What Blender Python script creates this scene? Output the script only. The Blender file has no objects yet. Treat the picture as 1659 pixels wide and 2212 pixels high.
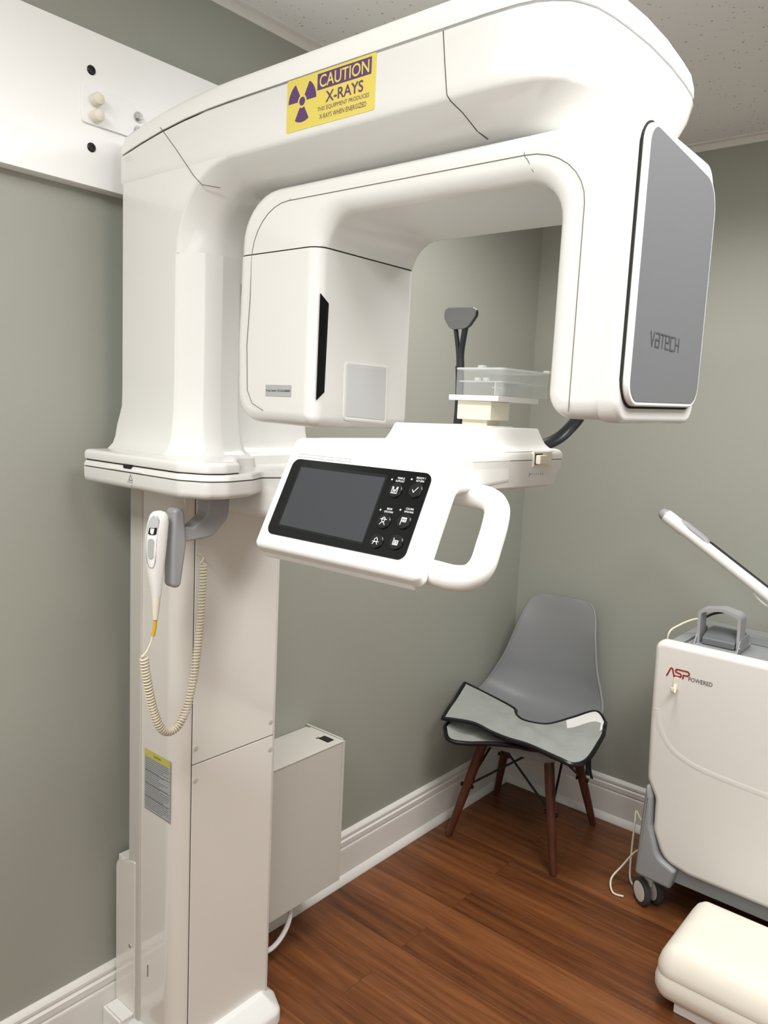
import bpy, bmesh, math, random
from mathutils import Vector, Matrix
random.seed(7)
C = bpy.context.scene.collection
SC = bpy.context.scene

# ------------------------------------------------------------------ camera
cam_d = bpy.data.cameras.new('camera'); cam = bpy.data.objects.new('camera', cam_d); C.objects.link(cam)
cam_d.sensor_fit = 'VERTICAL'; cam_d.sensor_height = 36.0; cam_d.lens = 36.0 * 1677.0 / 2212.0
cam_d.clip_start = 0.02
rt = Vector((0.6455024, -0.7623073, 0.0470556)); dn = Vector((-0.0699172, -0.1203312, -0.9902686)); fw = Vector((0.7605513, 0.6359308, -0.1309725))
M = Matrix((rt, -dn, -fw)).transposed().to_4x4(); M.translation = (0, 0, 1.517)
cam.matrix_world = M
SC.camera = cam

# ------------------------------------------------------------------ world, lights, exposure
SC.view_settings.view_transform = 'Standard'; SC.view_settings.look = 'None'
SC.view_settings.gamma = 1.0; SC.view_settings.use_curve_mapping = False
SC.view_settings.exposure = 0.25
w = bpy.data.worlds.new('world'); SC.world = w; w.use_nodes = True
w.node_tree.nodes['Background'].inputs[0].default_value = (1.0, 0.97, 0.92, 1); w.node_tree.nodes['Background'].inputs[1].default_value = 0.03
def area(name, loc, sx, sy, power, col=(1.0, 0.992, 0.976), spread=180):
    l = bpy.data.lights.new(name, 'AREA'); l.shape = 'RECTANGLE'; l.size = sx; l.size_y = sy
    l.energy = power; l.color = col; l.spread = math.radians(spread)
    o = bpy.data.objects.new(name, l); o.location = loc; C.objects.link(o); return o
area('ceiling_lamp', (1.80, 0.85, 2.435), 0.5, 0.5, 12, spread=150)
area('ceiling_lamp', (1.05, -0.22, 2.435), 1.2, 0.6, 29)
area('ceiling_lamp', (-0.35, 0.55, 2.435), 0.6, 1.0, 33)
fl = area('fill_lamp', (-1.05, -0.75, 1.45), 1.3, 1.3, 13, col=(0.96, 0.98, 1.0)); fl.rotation_euler = (0, math.radians(-90), math.radians(35))  # unseen soft fill added behind the camera to raise ambient light; no window here

# ------------------------------------------------------------------ materials
def mat(name, col, rough=0.5, spec=0.5, metal=0.0, coat=0.0, trans=0.0, ior=1.45, emit=None):
    m = bpy.data.materials.new(name); m.use_nodes = True
    b = m.node_tree.nodes['Principled BSDF']
    def lin(c): return c / 12.92 if c <= 0.04045 else ((c + 0.055) / 1.055) ** 2.4
    b.inputs['Base Color'].default_value = (lin(col[0] / 255), lin(col[1] / 255), lin(col[2] / 255), 1)
    b.inputs['Roughness'].default_value = rough; b.inputs['Specular IOR Level'].default_value = spec
    b.inputs['Metallic'].default_value = metal; b.inputs['Coat Weight'].default_value = coat; b.inputs['Coat Roughness'].default_value = 0.06
    b.inputs['Transmission Weight'].default_value = trans; b.inputs['IOR'].default_value = ior
    return m
def nodes(m): return m.node_tree.nodes, m.node_tree.links, m.node_tree.nodes['Principled BSDF']
def bump(m, scale, strength, dist=0.002, detail=3):
    n, l, b = nodes(m)
    tc = n.new('ShaderNodeTexCoord'); t = n.new('ShaderNodeTexNoise'); t.inputs['Scale'].default_value = scale; t.inputs['Detail'].default_value = detail
    bp = n.new('ShaderNodeBump'); bp.inputs['Strength'].default_value = strength; bp.inputs['Distance'].default_value = dist
    l.new(tc.outputs['Object'], t.inputs['Vector']); l.new(t.outputs['Fac'], bp.inputs['Height']); l.new(bp.outputs['Normal'], b.inputs['Normal'])
WHITE = mat('white_gloss_plastic', (227, 226, 223), 0.24, 0.5, coat=0.35)
WHITE2 = mat('white_column_gloss', (231, 227, 220), 0.2, 0.5, coat=0.8)
SATIN = mat('white_satin_plastic', (238, 237, 233), 0.38, 0.45)
BOARDM = mat('white_board', (248, 248, 247), 0.45, 0.4)
CREAM = mat('cream_plastic', (232, 226, 208), 0.4, 0.4)
CORD = mat('cream_cord', (228, 220, 198), 0.45, 0.4)
YEL = mat('yellow_sleeve', (222, 178, 40), 0.45)
GREY = mat('grey_plastic', (158, 158, 160), 0.35, 0.5)
SILVER = mat('silver_panel', (124, 125, 129), 0.42, 0.5, metal=0.2)
WINDOWM = mat('pale_silver_film', (205, 206, 206), 0.35, 0.5)
GAP = mat('dark_gap', (52, 50, 48), 0.8, 0.1)
SEAM = mat('seam_line', (120, 114, 106), 0.7, 0.2)
BLACK = mat('black_plastic', (16, 17, 20), 0.3, 0.5)
BLACKG = mat('black_glass', (10, 11, 15), 0.18, 0.4)
SCREEN = mat('dark_screen', (58, 60, 64), 0.35, 0.4)
ICON = mat('white_print', (225, 225, 225), 0.6)
INK = mat('black_print', (40, 38, 40), 0.7)
LOGOK = mat('dark_grey_print', (84, 84, 88), 0.5)
INKG = mat('grey_print', (112, 112, 116), 0.6)
PURPLE = mat('purple_print', (92, 60, 108), 0.6)
YELLOW = mat('yellow_sticker', (222, 204, 98), 0.5)
LABELG = mat('silver_label', (176, 178, 178), 0.4)
LABELY = mat('yellow_label', (205, 196, 88), 0.5)
RED = mat('red_print', (158, 30, 34), 0.5)
CHROME = mat('zinc_steel', (190, 190, 190), 0.25, 0.5, metal=1.0)
CLEAR = mat('clear_acrylic', (225, 228, 228), 0.12, 0.5)
FROST = mat('frosted_edge', (232, 235, 235), 0.3, 0.5)
def see(m, a): m.node_tree.nodes['Principled BSDF'].inputs['Alpha'].default_value = a; return m
see(CLEAR, 0.2); see(FROST, 0.5)
DGREY = mat('dark_grey_plastic', (74, 76, 80), 0.45)
DARKARM = mat('black_rod', (40, 42, 46), 0.3)
PADM = mat('smoke_pad', (112, 112, 112), 0.35)
BOXM = mat('grey_painted_steel', (200, 197, 188), 0.5, 0.3)
TRIM = mat('white_trim_paint', (230, 227, 222), 0.4, 0.4)
WALL = mat('sage_grey_paint', (162, 163, 153), 0.55, 0.3); bump(WALL, 120, 0.08)
SHELL = mat('grey_shell_plastic', (128, 129, 130), 0.42, 0.4)
FABRIC = mat('grey_vinyl_fabric', (158, 160, 155), 0.55, 0.3); bump(FABRIC, 14, 0.35, 0.02, 2)
WIRE = mat('black_wire', (22, 22, 22), 0.4)
WOODLEG = mat('walnut_leg', (104, 52, 30), 0.4, 0.4)
CARTW = mat('cart_white', (228, 225, 220), 0.5, 0.35); bump(CARTW, 500, 0.06)
CARTG = mat('cart_grey', (150, 152, 154), 0.38, 0.5)
STEPM = mat('cream_foam', (238, 233, 220), 0.6, 0.3); bump(STEPM, 6, 0.15, 0.02)
RUBBER = mat('grey_rubber', (70, 72, 74), 0.6)

def wood_leg():
    n, l, b = nodes(WOODLEG)
    tc = n.new('ShaderNodeTexCoord'); mp = n.new('ShaderNodeMapping'); mp.inputs['Scale'].default_value = (60, 60, 4)
    t = n.new('ShaderNodeTexNoise'); t.inputs['Scale'].default_value = 1.0; cr = n.new('ShaderNodeValToRGB')
    cr.color_ramp.elements[0].color = (0.05, 0.015, 0.008, 1); cr.color_ramp.elements[1].color = (0.15, 0.048, 0.022, 1)
    l.new(tc.outputs['Object'], mp.inputs['Vector']); l.new(mp.outputs['Vector'], t.inputs['Vector']); l.new(t.outputs['Fac'], cr.inputs['Fac']); l.new(cr.outputs['Color'], b.inputs['Base Color'])
wood_leg()
def floor_mat():
    m = mat('wood_plank_floor', (120, 62, 30), 0.33, 0.45); n, l, b = nodes(m)
    tc = n.new('ShaderNodeTexCoord'); sw = n.new('ShaderNodeMapping'); sw.inputs['Rotation'].default_value = (0, 0, math.radians(90))
    br = n.new('ShaderNodeTexBrick'); br.offset = 0.37; br.inputs['Scale'].default_value = 1.0
    br.inputs['Brick Width'].default_value = 1.22; br.inputs['Row Height'].default_value = 0.125; br.inputs['Mortar Size'].default_value = 0.0008
    br.inputs['Color1'].default_value = (0, 0, 0, 1); br.inputs['Color2'].default_value = (1, 1, 1, 1); br.inputs['Mortar'].default_value = (0.5, 0.5, 0.5, 1); br.inputs['Bias'].default_value = 0.0
    l.new(tc.outputs['Object'], sw.inputs['Vector']); l.new(sw.outputs['Vector'], br.inputs['Vector'])
    # grain stretched along the planks (world Y), shifted per plank
    mp = n.new('ShaderNodeMapping'); mp.inputs['Scale'].default_value = (8, 0.85, 1)
    sh = n.new('ShaderNodeVectorMath'); sh.operation = 'MULTIPLY_ADD'; sh.inputs[1].default_value = (7.3, 3.1, 5.0)
    l.new(br.outputs['Color'], sh.inputs[0]); l.new(tc.outputs['Object'], sh.inputs[2]); l.new(sh.outputs[0], mp.inputs['Vector'])
    nz = n.new('ShaderNodeTexNoise'); nz.inputs['Scale'].default_value = 1.0; nz.inputs['Detail'].default_value = 8; nz.inputs['Roughness'].default_value = 0.62; nz.inputs['Distortion'].default_value = 1.6
    l.new(mp.outputs['Vector'], nz.inputs['Vector'])
    wv = n.new('ShaderNodeTexWave'); wv.bands_direction = 'X'; wv.inputs['Scale'].default_value = 0.9; wv.inputs['Distortion'].default_value = 14; wv.inputs['Detail'].default_value = 3; wv.inputs['Detail Scale'].default_value = 0.8
    l.new(mp.outputs['Vector'], wv.inputs['Vector'])
    mx = n.new('ShaderNodeMix'); mx.data_type = 'FLOAT'; mx.inputs[0].default_value = 0.12
    l.new(nz.outputs['Fac'], mx.inputs[2]); l.new(wv.outputs['Fac'], mx.inputs[3])
    m2 = n.new('ShaderNodeMapping'); m2.inputs['Scale'].default_value = (130, 5, 1); n2 = n.new('ShaderNodeTexNoise'); n2.inputs['Scale'].default_value = 1.0; n2.inputs['Detail'].default_value = 4; n2.inputs['Roughness'].default_value = 0.6
    l.new(sh.outputs[0], m2.inputs['Vector']); l.new(m2.outputs['Vector'], n2.inputs['Vector'])
    m3 = n.new('ShaderNodeMapping'); m3.inputs['Scale'].default_value = (30, 2.2, 1); n3 = n.new('ShaderNodeTexNoise'); n3.inputs['Scale'].default_value = 1.0; n3.inputs['Detail'].default_value = 5; n3.inputs['Distortion'].default_value = 2.5
    l.new(sh.outputs[0], m3.inputs['Vector']); l.new(m3.outputs['Vector'], n3.inputs['Vector'])
    g1 = n.new('ShaderNodeMix'); g1.data_type = 'FLOAT'; g1.inputs[0].default_value = 0.30; l.new(mx.outputs[0], g1.inputs[2]); l.new(n3.outputs['Fac'], g1.inputs[3])
    g2 = n.new('ShaderNodeMix'); g2.data_type = 'FLOAT'; g2.inputs[0].default_value = 0.26; l.new(g1.outputs[0], g2.inputs[2]); l.new(n2.outputs['Fac'], g2.inputs[3]); mx = g2
    ad = n.new('ShaderNodeMath'); ad.operation = 'MULTIPLY_ADD'; ad.inputs[1].default_value = 0.14
    sb = n.new('ShaderNodeMath'); sb.operation = 'SUBTRACT'; sb.inputs[1].default_value = 0.08
    l.new(br.outputs['Color'], ad.inputs[0]); l.new(mx.outputs[0], ad.inputs[2]); l.new(ad.outputs[0], sb.inputs[0])
    cr = n.new('ShaderNodeValToRGB'); e = cr.color_ramp.elements
    e[0].position = 0.31; e[0].color = (0.060, 0.019, 0.007, 1); e[1].position = 0.70; e[1].color = (0.275, 0.103, 0.036, 1)
    k = e.new(0.48); k.color = (0.150, 0.051, 0.0165, 1)
    l.new(sb.outputs[0], cr.inputs['Fac'])
    mm = n.new('ShaderNodeMix'); mm.data_type = 'RGBA'; mm.blend_type = 'MULTIPLY'; mm.inputs[0].default_value = 1
    inv = n.new('ShaderNodeMapRange'); inv.inputs[3].default_value = 1.0; inv.inputs[4].default_value = 0.45
    l.new(br.outputs['Fac'], inv.inputs[0]); l.new(cr.outputs['Color'], mm.inputs[6]); l.new(inv.outputs[0], mm.inputs[7])
    l.new(mm.outputs[2], b.inputs['Base Color'])
    bp = n.new('ShaderNodeBump'); bp.inputs['Strength'].default_value = 0.12; bp.inputs['Distance'].default_value = 0.002
    l.new(mx.outputs[0], bp.inputs['Height']); l.new(bp.outputs['Normal'], b.inputs['Normal'])
    return m
def ceil_mat():
    m = mat('acoustic_tile', (240, 240, 240), 0.85, 0.15); n, l, b = nodes(m)
    tc = n.new('ShaderNodeTexCoord'); v = n.new('ShaderNodeTexVoronoi'); v.inputs['Scale'].default_value = 62
    nz = n.new('ShaderNodeTexNoise'); nz.inputs['Scale'].default_value = 45
    l.new(tc.outputs['Object'], v.inputs['Vector']); l.new(tc.outputs['Object'], nz.inputs['Vector'])
    th = n.new('ShaderNodeMath'); th.operation = 'MULTIPLY_ADD'; th.inputs[1].default_value = 0.55; th.inputs[2].default_value = -0.15
    l.new(nz.outputs['Fac'], th.inputs[0])
    lt = n.new('ShaderNodeMath'); lt.operation = 'LESS_THAN'
    l.new(v.outputs['Distance'], lt.inputs[0]); l.new(th.outputs[0], lt.inputs[1])
    mx = n.new('ShaderNodeMix'); mx.data_type = 'RGBA'; mx.inputs[6].default_value = b.inputs['Base Color'].default_value[:]; mx.inputs[7].default_value = (0.47, 0.46, 0.45, 1)
    l.new(lt.outputs[0], mx.inputs[0]); l.new(mx.outputs[2], b.inputs['Base Color'])
    return m
FLOORM = floor_mat(); CEILM = ceil_mat()

# ------------------------------------------------------------------ mesh helpers
class RP(list): pass
def rpoly(pts, seg=6):
    """pts: (u, v, radius) -> list of (u, v) with rounded corners"""
    out = RP(); n = len(pts); pts = [tuple(p) if len(p) > 2 else (p[0], p[1], 0.0) for p in pts]; out.spec = pts; out.seg = seg
    for i in range(n):
        p = Vector(pts[i][:2]); r = pts[i][2] if len(pts[i]) > 2 else 0
        r = max(r, 0.0004)
        a = Vector(pts[i - 1][:2]) - p; b = Vector(pts[(i + 1) % n][:2]) - p
        la, lb = a.length, b.length; a.normalize(); b.normalize()
        ang = a.angle(b)
        if ang > math.pi - 0.02: out.append(tuple(p)); continue
        t = min(r / math.tan(ang / 2), la * 0.49, lb * 0.49); rr = t * math.tan(ang / 2)
        c = p + (a + b).normalized() * (rr / math.sin(ang / 2))
        s = p + a * t - c; e = p + b * t - c
        a0 = math.atan2(s.y, s.x); a1 = math.atan2(e.y, e.x); d = a1 - a0
        while d > math.pi: d -= 2 * math.pi
        while d < -math.pi: d += 2 * math.pi
        for k in range(seg + 1):
            q = a0 + d * k / seg; out.append((c.x + rr * math.cos(q), c.y + rr * math.sin(q)))
    return out
def parea(p): return 0.5 * sum(p[i - 1][0] * p[i][1] - p[i][0] * p[i - 1][1] for i in range(len(p)))
def inset(poly, d):
    if abs(d) < 1e-9: return poly
    if hasattr(poly, 'spec'):
        sp = poly.spec; q = vinset([p[:2] for p in sp], d, 0.05); n = len(sp); sg = 1 if parea([p[:2] for p in sp]) > 0 else -1; out = []
        for i in range(n):
            a = Vector(sp[i][:2]) - Vector(sp[i - 1][:2]); b = Vector(sp[(i + 1) % n][:2]) - Vector(sp[i][:2])
            convex = (a.x * b.y - a.y * b.x) * sg > 0
            out.append((q[i][0], q[i][1], max(0.0004, sp[i][2] - d if convex else sp[i][2] + d)))
        return rpoly(out, poly.seg)
    return vinset(poly, d, 0.35)
def vinset(poly, d, kmin):
    n = len(poly); s = 1 if parea(poly) > 0 else -1; out = []
    for i in range(n):
        p = Vector(poly[i]); a = p - Vector(poly[i - 1]); b = Vector(poly[(i + 1) % n]) - p
        if a.length < 1e-9: a = b
        if b.length < 1e-9: b = a
        a = a.normalized(); b = b.normalized()
        na = Vector((-a.y, a.x)) * s; nb = Vector((-b.y, b.x)) * s
        m = na + nb
        if m.length < 1e-6: m = na
        m.normalize(); k = max(kmin, m.dot(na))
        q = p + m * (d / k); out.append((q.x, q.y))
    return out
AX = {'q': lambda u, v, w: (v, u, w), 'z': lambda u, v, w: (u, v, w), 'x': lambda u, v, w: (w, u, v), 'y': lambda u, v, w: (u, w, v)}
class MB:
    def __init__(s): s.bm = bmesh.new(); s.mats = []; s.T = None
    def mi(s, m):
        if m not in s.mats: s.mats.append(m)
        return s.mats.index(m)
    def v(s, co):
        co = Vector(co)
        if s.T is not None: co = s.T @ co
        return s.bm.verts.new(co)
    def f(s, vs, m):
        try: f = s.bm.faces.new(vs)
        except ValueError: return None
        f.material_index = s.mi(m); f.smooth = True; return f
    def rings(s, rings, m, cap=True, closed=False):
        R = [[s.v(c) for c in r] for r in rings]; n = len(R[0])
        for i in range(len(R) if closed else len(R) - 1):
            A, B = R[i], R[(i + 1) % len(R)]
            for k in range(n): s.f([A[k], A[(k + 1) % n], B[(k + 1) % n], B[k]], m)
        if cap and not closed: s.f(R[0][::-1], m); s.f(R[-1], m)
        return s
    def layers(s, poly, axis, lay, m, warp=None, centre=None):
        """lay: list of (w, inset)"""
        a = AX[axis]; rings = []
        for w_, d in lay:
            if centre:
                cu, cv, hu, hv = centre; r = [a(cu + (u - cu) * (1 - d / hu), cv + (v - cv) * (1 - d / hv), w_) for u, v in poly]
            else: r = [a(u, v, w_) for u, v in inset(poly, d)]
            rings.append([warp(Vector(c)) for c in r] if warp else r)
        return s.rings(rings, m)
    def prism(s, poly, axis, w0, w1, m, r=0.0, seg=3, r1=None, warp=None):
        lay = []; r1 = r if r1 is None else r1
        if r > 0: lay += [(w0 + r * (1 - math.sin(math.pi / 2 * k / seg)), r * (1 - math.cos(math.pi / 2 * k / seg))) for k in range(seg, -1, -1)][::1]
        else: lay += [(w0, 0)]
        if r > 0: lay = [(w0 + r * (1 - math.cos(math.pi / 2 * k / seg)), r * (1 - math.sin(math.pi / 2 * k / seg))) for k in range(seg + 1)]
        if r1 > 0: lay += [(w1 - r1 * (1 - math.cos(math.pi / 2 * k / seg)), r1 * (1 - math.sin(math.pi / 2 * k / seg))) for k in range(seg, -1, -1)]
        else: lay += [(w1, 0)]
        return s.layers(poly, axis, lay, m, warp)
    def box(s, lo, hi, m, r=0.0, seg=2):
        if r <= 0:
            P = [(x, y, z) for z in (lo[2], hi[2]) for x, y in ((lo[0], lo[1]), (hi[0], lo[1]), (hi[0], hi[1]), (lo[0], hi[1]))]
            return s.rings([P[:4], P[4:]], m)
        p = rpoly([(lo[0], lo[1], r), (hi[0], lo[1], r), (hi[0], hi[1], r), (lo[0], hi[1], r)], seg + 1)
        return s.prism(p, 'z', lo[2], hi[2], m, min(r, (hi[2] - lo[2]) * 0.49), seg)
    def tube(s, path, rad, m, n=8, closed=False, flat=None, up=None, cap=True):
        P = [Vector(p) for p in path]; N = len(P); rings = []; prev = None
        for i in range(N):
            if closed: t = P[(i + 1) % N] - P[i - 1]
            else: t = P[min(i + 1, N - 1)] - P[max(i - 1, 0)]
            t.normalize()
            if prev is None:
                g = Vector(up) if up else (Vector((0, 0, 1)) if abs(t.z) < 0.9 else Vector((1, 0, 0)))
                u = (g - t * g.dot(t)).normalized()
            else:
                u = (prev - t * prev.dot(t)); u = u.normalized() if u.length > 1e-6 else prev
            prev = u; q = t.cross(u); r = rad[i] if isinstance(rad, (list, tuple)) else rad
            fu, fq = flat if flat else (1, 1)
            rings.append([P[i] + u * (r * fu * math.cos(2 * math.pi * k / n)) + q * (r * fq * math.sin(2 * math.pi * k / n)) for k in range(n)])
        return s.rings(rings, m, cap, closed)
    def lathe(s, prof, origin, axis, m, n=20):
        """prof: (radius, height along axis)"""
        o = Vector(origin); t = Vector(axis).normalized(); g = Vector((0, 0, 1)) if abs(t.z) < 0.9 else Vector((1, 0, 0))
        u = (g - t * g.dot(t)).normalized(); q = t.cross(u)
        return s.rings([[o + t * h + (u * math.cos(2 * math.pi * k / n) + q * math.sin(2 * math.pi * k / n)) * max(r, 1e-4) for k in range(n)] for r, h in prof], m)
    def text(s, string, o, right, up, wd, ht, m, thick=0.0003, anchor=(0, 0), bold=0.0, res=2):
        cu = bpy.data.curves.new('t', 'FONT'); cu.body = string; cu.resolution_u = res; cu.offset = bold
        ob = bpy.data.objects.new('t', cu); C.objects.link(ob); dg = bpy.context.evaluated_depsgraph_get(); dg.update()
        me = bpy.data.meshes.new_from_object(ob.evaluated_get(dg)); bpy.data.objects.remove(ob)
        xs = [v.co.x for v in me.vertices]; ys = [v.co.y for v in me.vertices]
        if not xs: return s
        x0, x1, y0, y1 = min(xs), max(xs), min(ys), max(ys)
        sy = ht / (y1 - y0); sx = (wd / (x1 - x0)) if wd else sy
        o = Vector(o); right = Vector(right).normalized(); up = Vector(up).normalized(); nn = right.cross(up)
        ax = anchor[0] * (x1 - x0) * sx; ay = anchor[1] * (y1 - y0) * sy
        vs = [s.v(o + right * ((v.co.x - x0) * sx - ax) + up * ((v.co.y - y0) * sy - ay) + nn * thick) for v in me.vertices]
        for p in me.polygons: s.f([vs[i] for i in p.vertices], m)
        bpy.data.meshes.remove(me); return s
    def plate(s, o, right, up, pts, m, t0=0.0, t1=0.0004):
        """flat thin plate: pts in (right, up) coordinates, thickness t0..t1 along the normal"""
        o = Vector(o); right = Vector(right).normalized(); up = Vector(up).normalized(); nn = right.cross(up)
        return s.rings([[o + right * a + up * b + nn * t for a, b in pts] for t in (t0, t1)], m)
    def stroke(s, o, right, up, pts, wd, m, t=0.0005):
        s.ns = getattr(s, 'ns', 0)
        o = Vector(o); right = Vector(right).normalized(); up = Vector(up).normalized(); nn = right.cross(up)
        for i in range(len(pts) - 1):
            a = Vector(pts[i]); b = Vector(pts[i + 1]); d = (b - a).normalized(); p = Vector((-d.y, d.x)) * wd / 2; a = a - d * wd * 0.45; b = b + d * wd * 0.45; s.ns += 1
            s.f([s.v(o + right * q.x + up * q.y + nn * (t + 0.00003 * (s.ns % 9))) for q in (a - p, b - p, b + p, a + p)], m)
        return s
    def build(s, name, parent=None, angle=38, mods=None):
        bmesh.ops.recalc_face_normals(s.bm, faces=[f for f in s.bm.faces])
        me = bpy.data.meshes.new(name); s.bm.to_mesh(me); s.bm.free()
        for m in s.mats: me.materials.append(m)
        me.set_sharp_from_angle(angle=math.radians(angle))
        ob = bpy.data.objects.new(name, me); C.objects.link(ob)
        if angle < 50:
            wn = ob.modifiers.new('weighted_normal', 'WEIGHTED_NORMAL'); wn.keep_sharp = True; wn.weight = 80
        if parent:
            ob.parent = parent; root = parent
            loc = Vector((0, 0, 0)); q = parent
            while q: loc += q.location; q = q.parent
            me.transform(Matrix.Translation(-loc))
        return ob
def tag(o, label, cat, group=None):
    o['label'] = label; o['category'] = cat
    if group: o['group'] = group
    return o
def thing(name, loc, label, cat, group=None):
    o = bpy.data.objects.new(name, None); o.empty_display_size = 0.1; o.location = loc; C.objects.link(o)
    return tag(o, label, cat, group)
def struct(o, label, cat):
    o['kind'] = 'structure'; o['label'] = label; o['category'] = cat; return o
def cr(pts, k=6):
    """catmull-rom resample of 3D points"""
    P = [Vector(p) for p in pts]; out = []
    for i in range(len(P) - 1):
        a = P[max(i - 1, 0)]; b = P[i]; c = P[i + 1]; d = P[min(i + 2, len(P) - 1)]
        for j in range(k):
            t = j / k
            out.append(0.5 * (2 * b + (c - a) * t + (2 * a - 5 * b + 4 * c - d) * t * t + (3 * b - a - 3 * c + d) * t ** 3))
    out.append(P[-1]); return out
def lerp(a, b, t): return a + (b - a) * t
def interp(tab, t):
    for i in range(len(tab) - 1):
        if t <= tab[i + 1][0]:
            k = (t - tab[i][0]) / (tab[i + 1][0] - tab[i][0])
            k = k * k * (3 - 2 * k) * 0.5 + k * 0.5
            return [lerp(x, y, k) for x, y in zip(tab[i][1:], tab[i + 1][1:])]
    return list(tab[-1][1:])

# ================================================================== the room
WX, WY, H = 2.748, 1.566, 2.445
NX, NY = -1.1, -1.7
b = MB(); b.box((NX - 0.1, NY - 0.1, -0.1), (WX + 0.1, WY + 0.1, 0), FLOORM); struct(b.build('floor'), 'reddish brown wood plank floor', 'floor')
b = MB(); b.box((NX - 0.1, NY - 0.1, H), (WX + 0.1, WY + 0.1, H + 0.1), CEILM); struct(b.build('ceiling'), 'white acoustic tile ceiling with small pinholes', 'ceiling')
b = MB(); b.box((NX - 0.1, WY, 0), (WX + 0.1, WY + 0.1, H), WALL); struct(b.build('wall_left'), 'sage grey painted wall behind the machine', 'wall')
b = MB(); b.box((WX, NY - 0.1, 0), (WX + 0.1, WY, H), WALL); struct(b.build('wall_right'), 'sage grey painted wall behind the chair and cart', 'wall')
b = MB(); b.box((NX - 0.1, NY - 0.1, 0), (WX, NY, H), WALL); struct(b.build('wall_back'), 'sage grey wall facing the machine', 'wall')
b = MB(); b.box((NX - 0.1, NY, 0), (NX, WY, H), WALL); struct(b.build('wall_near'), 'sage grey wall behind the camera', 'wall')
def baseboard(name, p0, p1, nrm, label):
    prof = [(0, 0), (0.030, 0), (0.030, 0.006), (0.027, 0.016), (0.020, 0.024), (0.0165, 0.027), (0.0165, 0.110), (0.0150, 0.1155), (0.0110, 0.1175), (0.0110, 0.121), (0.0150, 0.124), (0.0155, 0.140), (0.0120, 0.1425), (0.0090, 0.144), (0.0090, 0.148), (0.0125, 0.150), (0.0125, 0.157), (0.009, 0.163), (0.003, 0.168), (0, 0.168)]
    b = MB(); n = Vector(nrm)
    b.rings([[Vector(p) + n * d + Vector((0, 0, z)) for d, z in prof] for p in (p0, p1)], TRIM)
    return struct(b.build(name, angle=25), label, 'baseboard')
baseboard('baseboard_left', (NX, WY, 0), (WX - 0.0, WY, 0), (0, -1, 0), 'white moulded baseboard under the wall with the machine')
baseboard('baseboard_right', (WX, WY - 0.0, 0), (WX, NY, 0), (-1, 0, 0), 'white moulded baseboard behind the chair and cart')
b = MB()
b.box((NX, WY - 0.022, H - 0.004), (WX, WY, H), TRIM); b.box((NX, WY - 0.003, H - 0.024), (WX, WY, H - 0.004), TRIM)
struct(b.build('trim_1'), 'white ceiling edge strip along the wall behind the machine', 'trim')
b = MB()
b.box((WX - 0.022, NY, H - 0.004), (WX, WY - 0.022, H), TRIM); b.box((WX - 0.003, NY, H - 0.024), (WX, WY - 0.022, H - 0.004), TRIM)
struct(b.build('trim_2'), 'white ceiling edge strip along the wall behind the chair', 'trim')

# ================================================================== white mounting board on the wall
t = thing('mounting_board', (0.8, WY, 1.936), 'long white mounting board fixed high on the grey wall behind the machine', 'wall board')
b = MB(); b.box((0.25, 1.53, 1.936), (1.36, WY, 2.231), BOARDM, 0.002); b.build('panel', t)
for z in (2.157, 2.011):
    b = MB(); b.lathe([(0.0092, 0), (0.0092, 0.0012), (0.0075, 0.003), (0.0042, 0.0032), (0.0036, 0.0018), (0.0, 0.0018)], (0.859, 1.53, z), (0, -1, 0), BLACK, 18)
    o = b.build('screw', t); o['label'] = 'black countersunk screw'

# ================================================================== the dental x-ray machine
X = thing('dental_xray_machine', (1.09, 1.40, 0), 'tall glossy white panoramic dental x-ray machine with overhead beam and rotating arm', 'x-ray machine')
# base foot
base = MB()
bp = rpoly([(0.90, 1.545, 0.01), (0.885, 1.49, 0.01), (0.885, 1.30, 0.02), (0.915, 1.27, 0.03), (1.215, 1.268, 0.035), (1.245, 1.33, 0.02), (1.25, 1.545, 0.01)], 4)
base.layers(bp, 'z', [(0, 0.0), (0.022, 0.0), (0.03, 0.003), (0.035, 0.009), (0.062, 0.038), (0.066, 0.048)], WHITE)
base.build('base', X)
b = MB(); b.box((0.893, 1.475, 0.0), (0.932, 1.549, 0.075), SATIN, 0.004); b.box((0.897, 1.47, 0.075), (0.928, 1.54, 0.081), SATIN, 0.002); b.build('base_bracket', X)
# column
col = MB()
cp = rpoly([(0.935, 1.462, 0.004), (0.935, 1.325, 0.038), (1.221, 1.325, 0.012), (1.221, 1.462, 0.004)], 8)
col.prism(cp, 'z', 0.045, 1.40, WHITE2, 0.002)
col.box((0.931, 1.455, 0.05), (1.226, 1.500, 1.40), BOXM, 0.003)
COL = col.build('column', X)
b = MB(); b.box((0.9745, 1.3222, 0.7325), (1.2065, 1.33, 1.395), WHITE2, 0.0012); b.build('front_panel', COL)
b = MB(); b.box((0.9745, 1.3222, 0.055), (1.2065, 1.33, 0.7305), WHITE2, 0.0012); b.build('front_panel', COL)
b = MB(); b.box((0.9732, 1.3242, 0.052), (0.9744, 1.331, 1.396), GAP); b.box((1.2066, 1.3242, 0.052), (1.2078, 1.331, 1.396), GAP); b.box((0.9744, 1.3242, 0.7306), (1.2066, 1.331, 0.7324), GAP); b.build('panel_gap', COL)
for x, z in ((0.983, 0.768), (1.199, 0.697), (0.983, 0.695), (1.198, 0.766)):
    b = MB(); b.lathe([(0.0062, -0.001), (0.0062, 0.0005), (0.005, 0.0009), (0, 0.0009)], (x, 1.3222, z), (0, -1, 0), BOXM, 16); b.build('screw_cover', COL)
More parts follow.
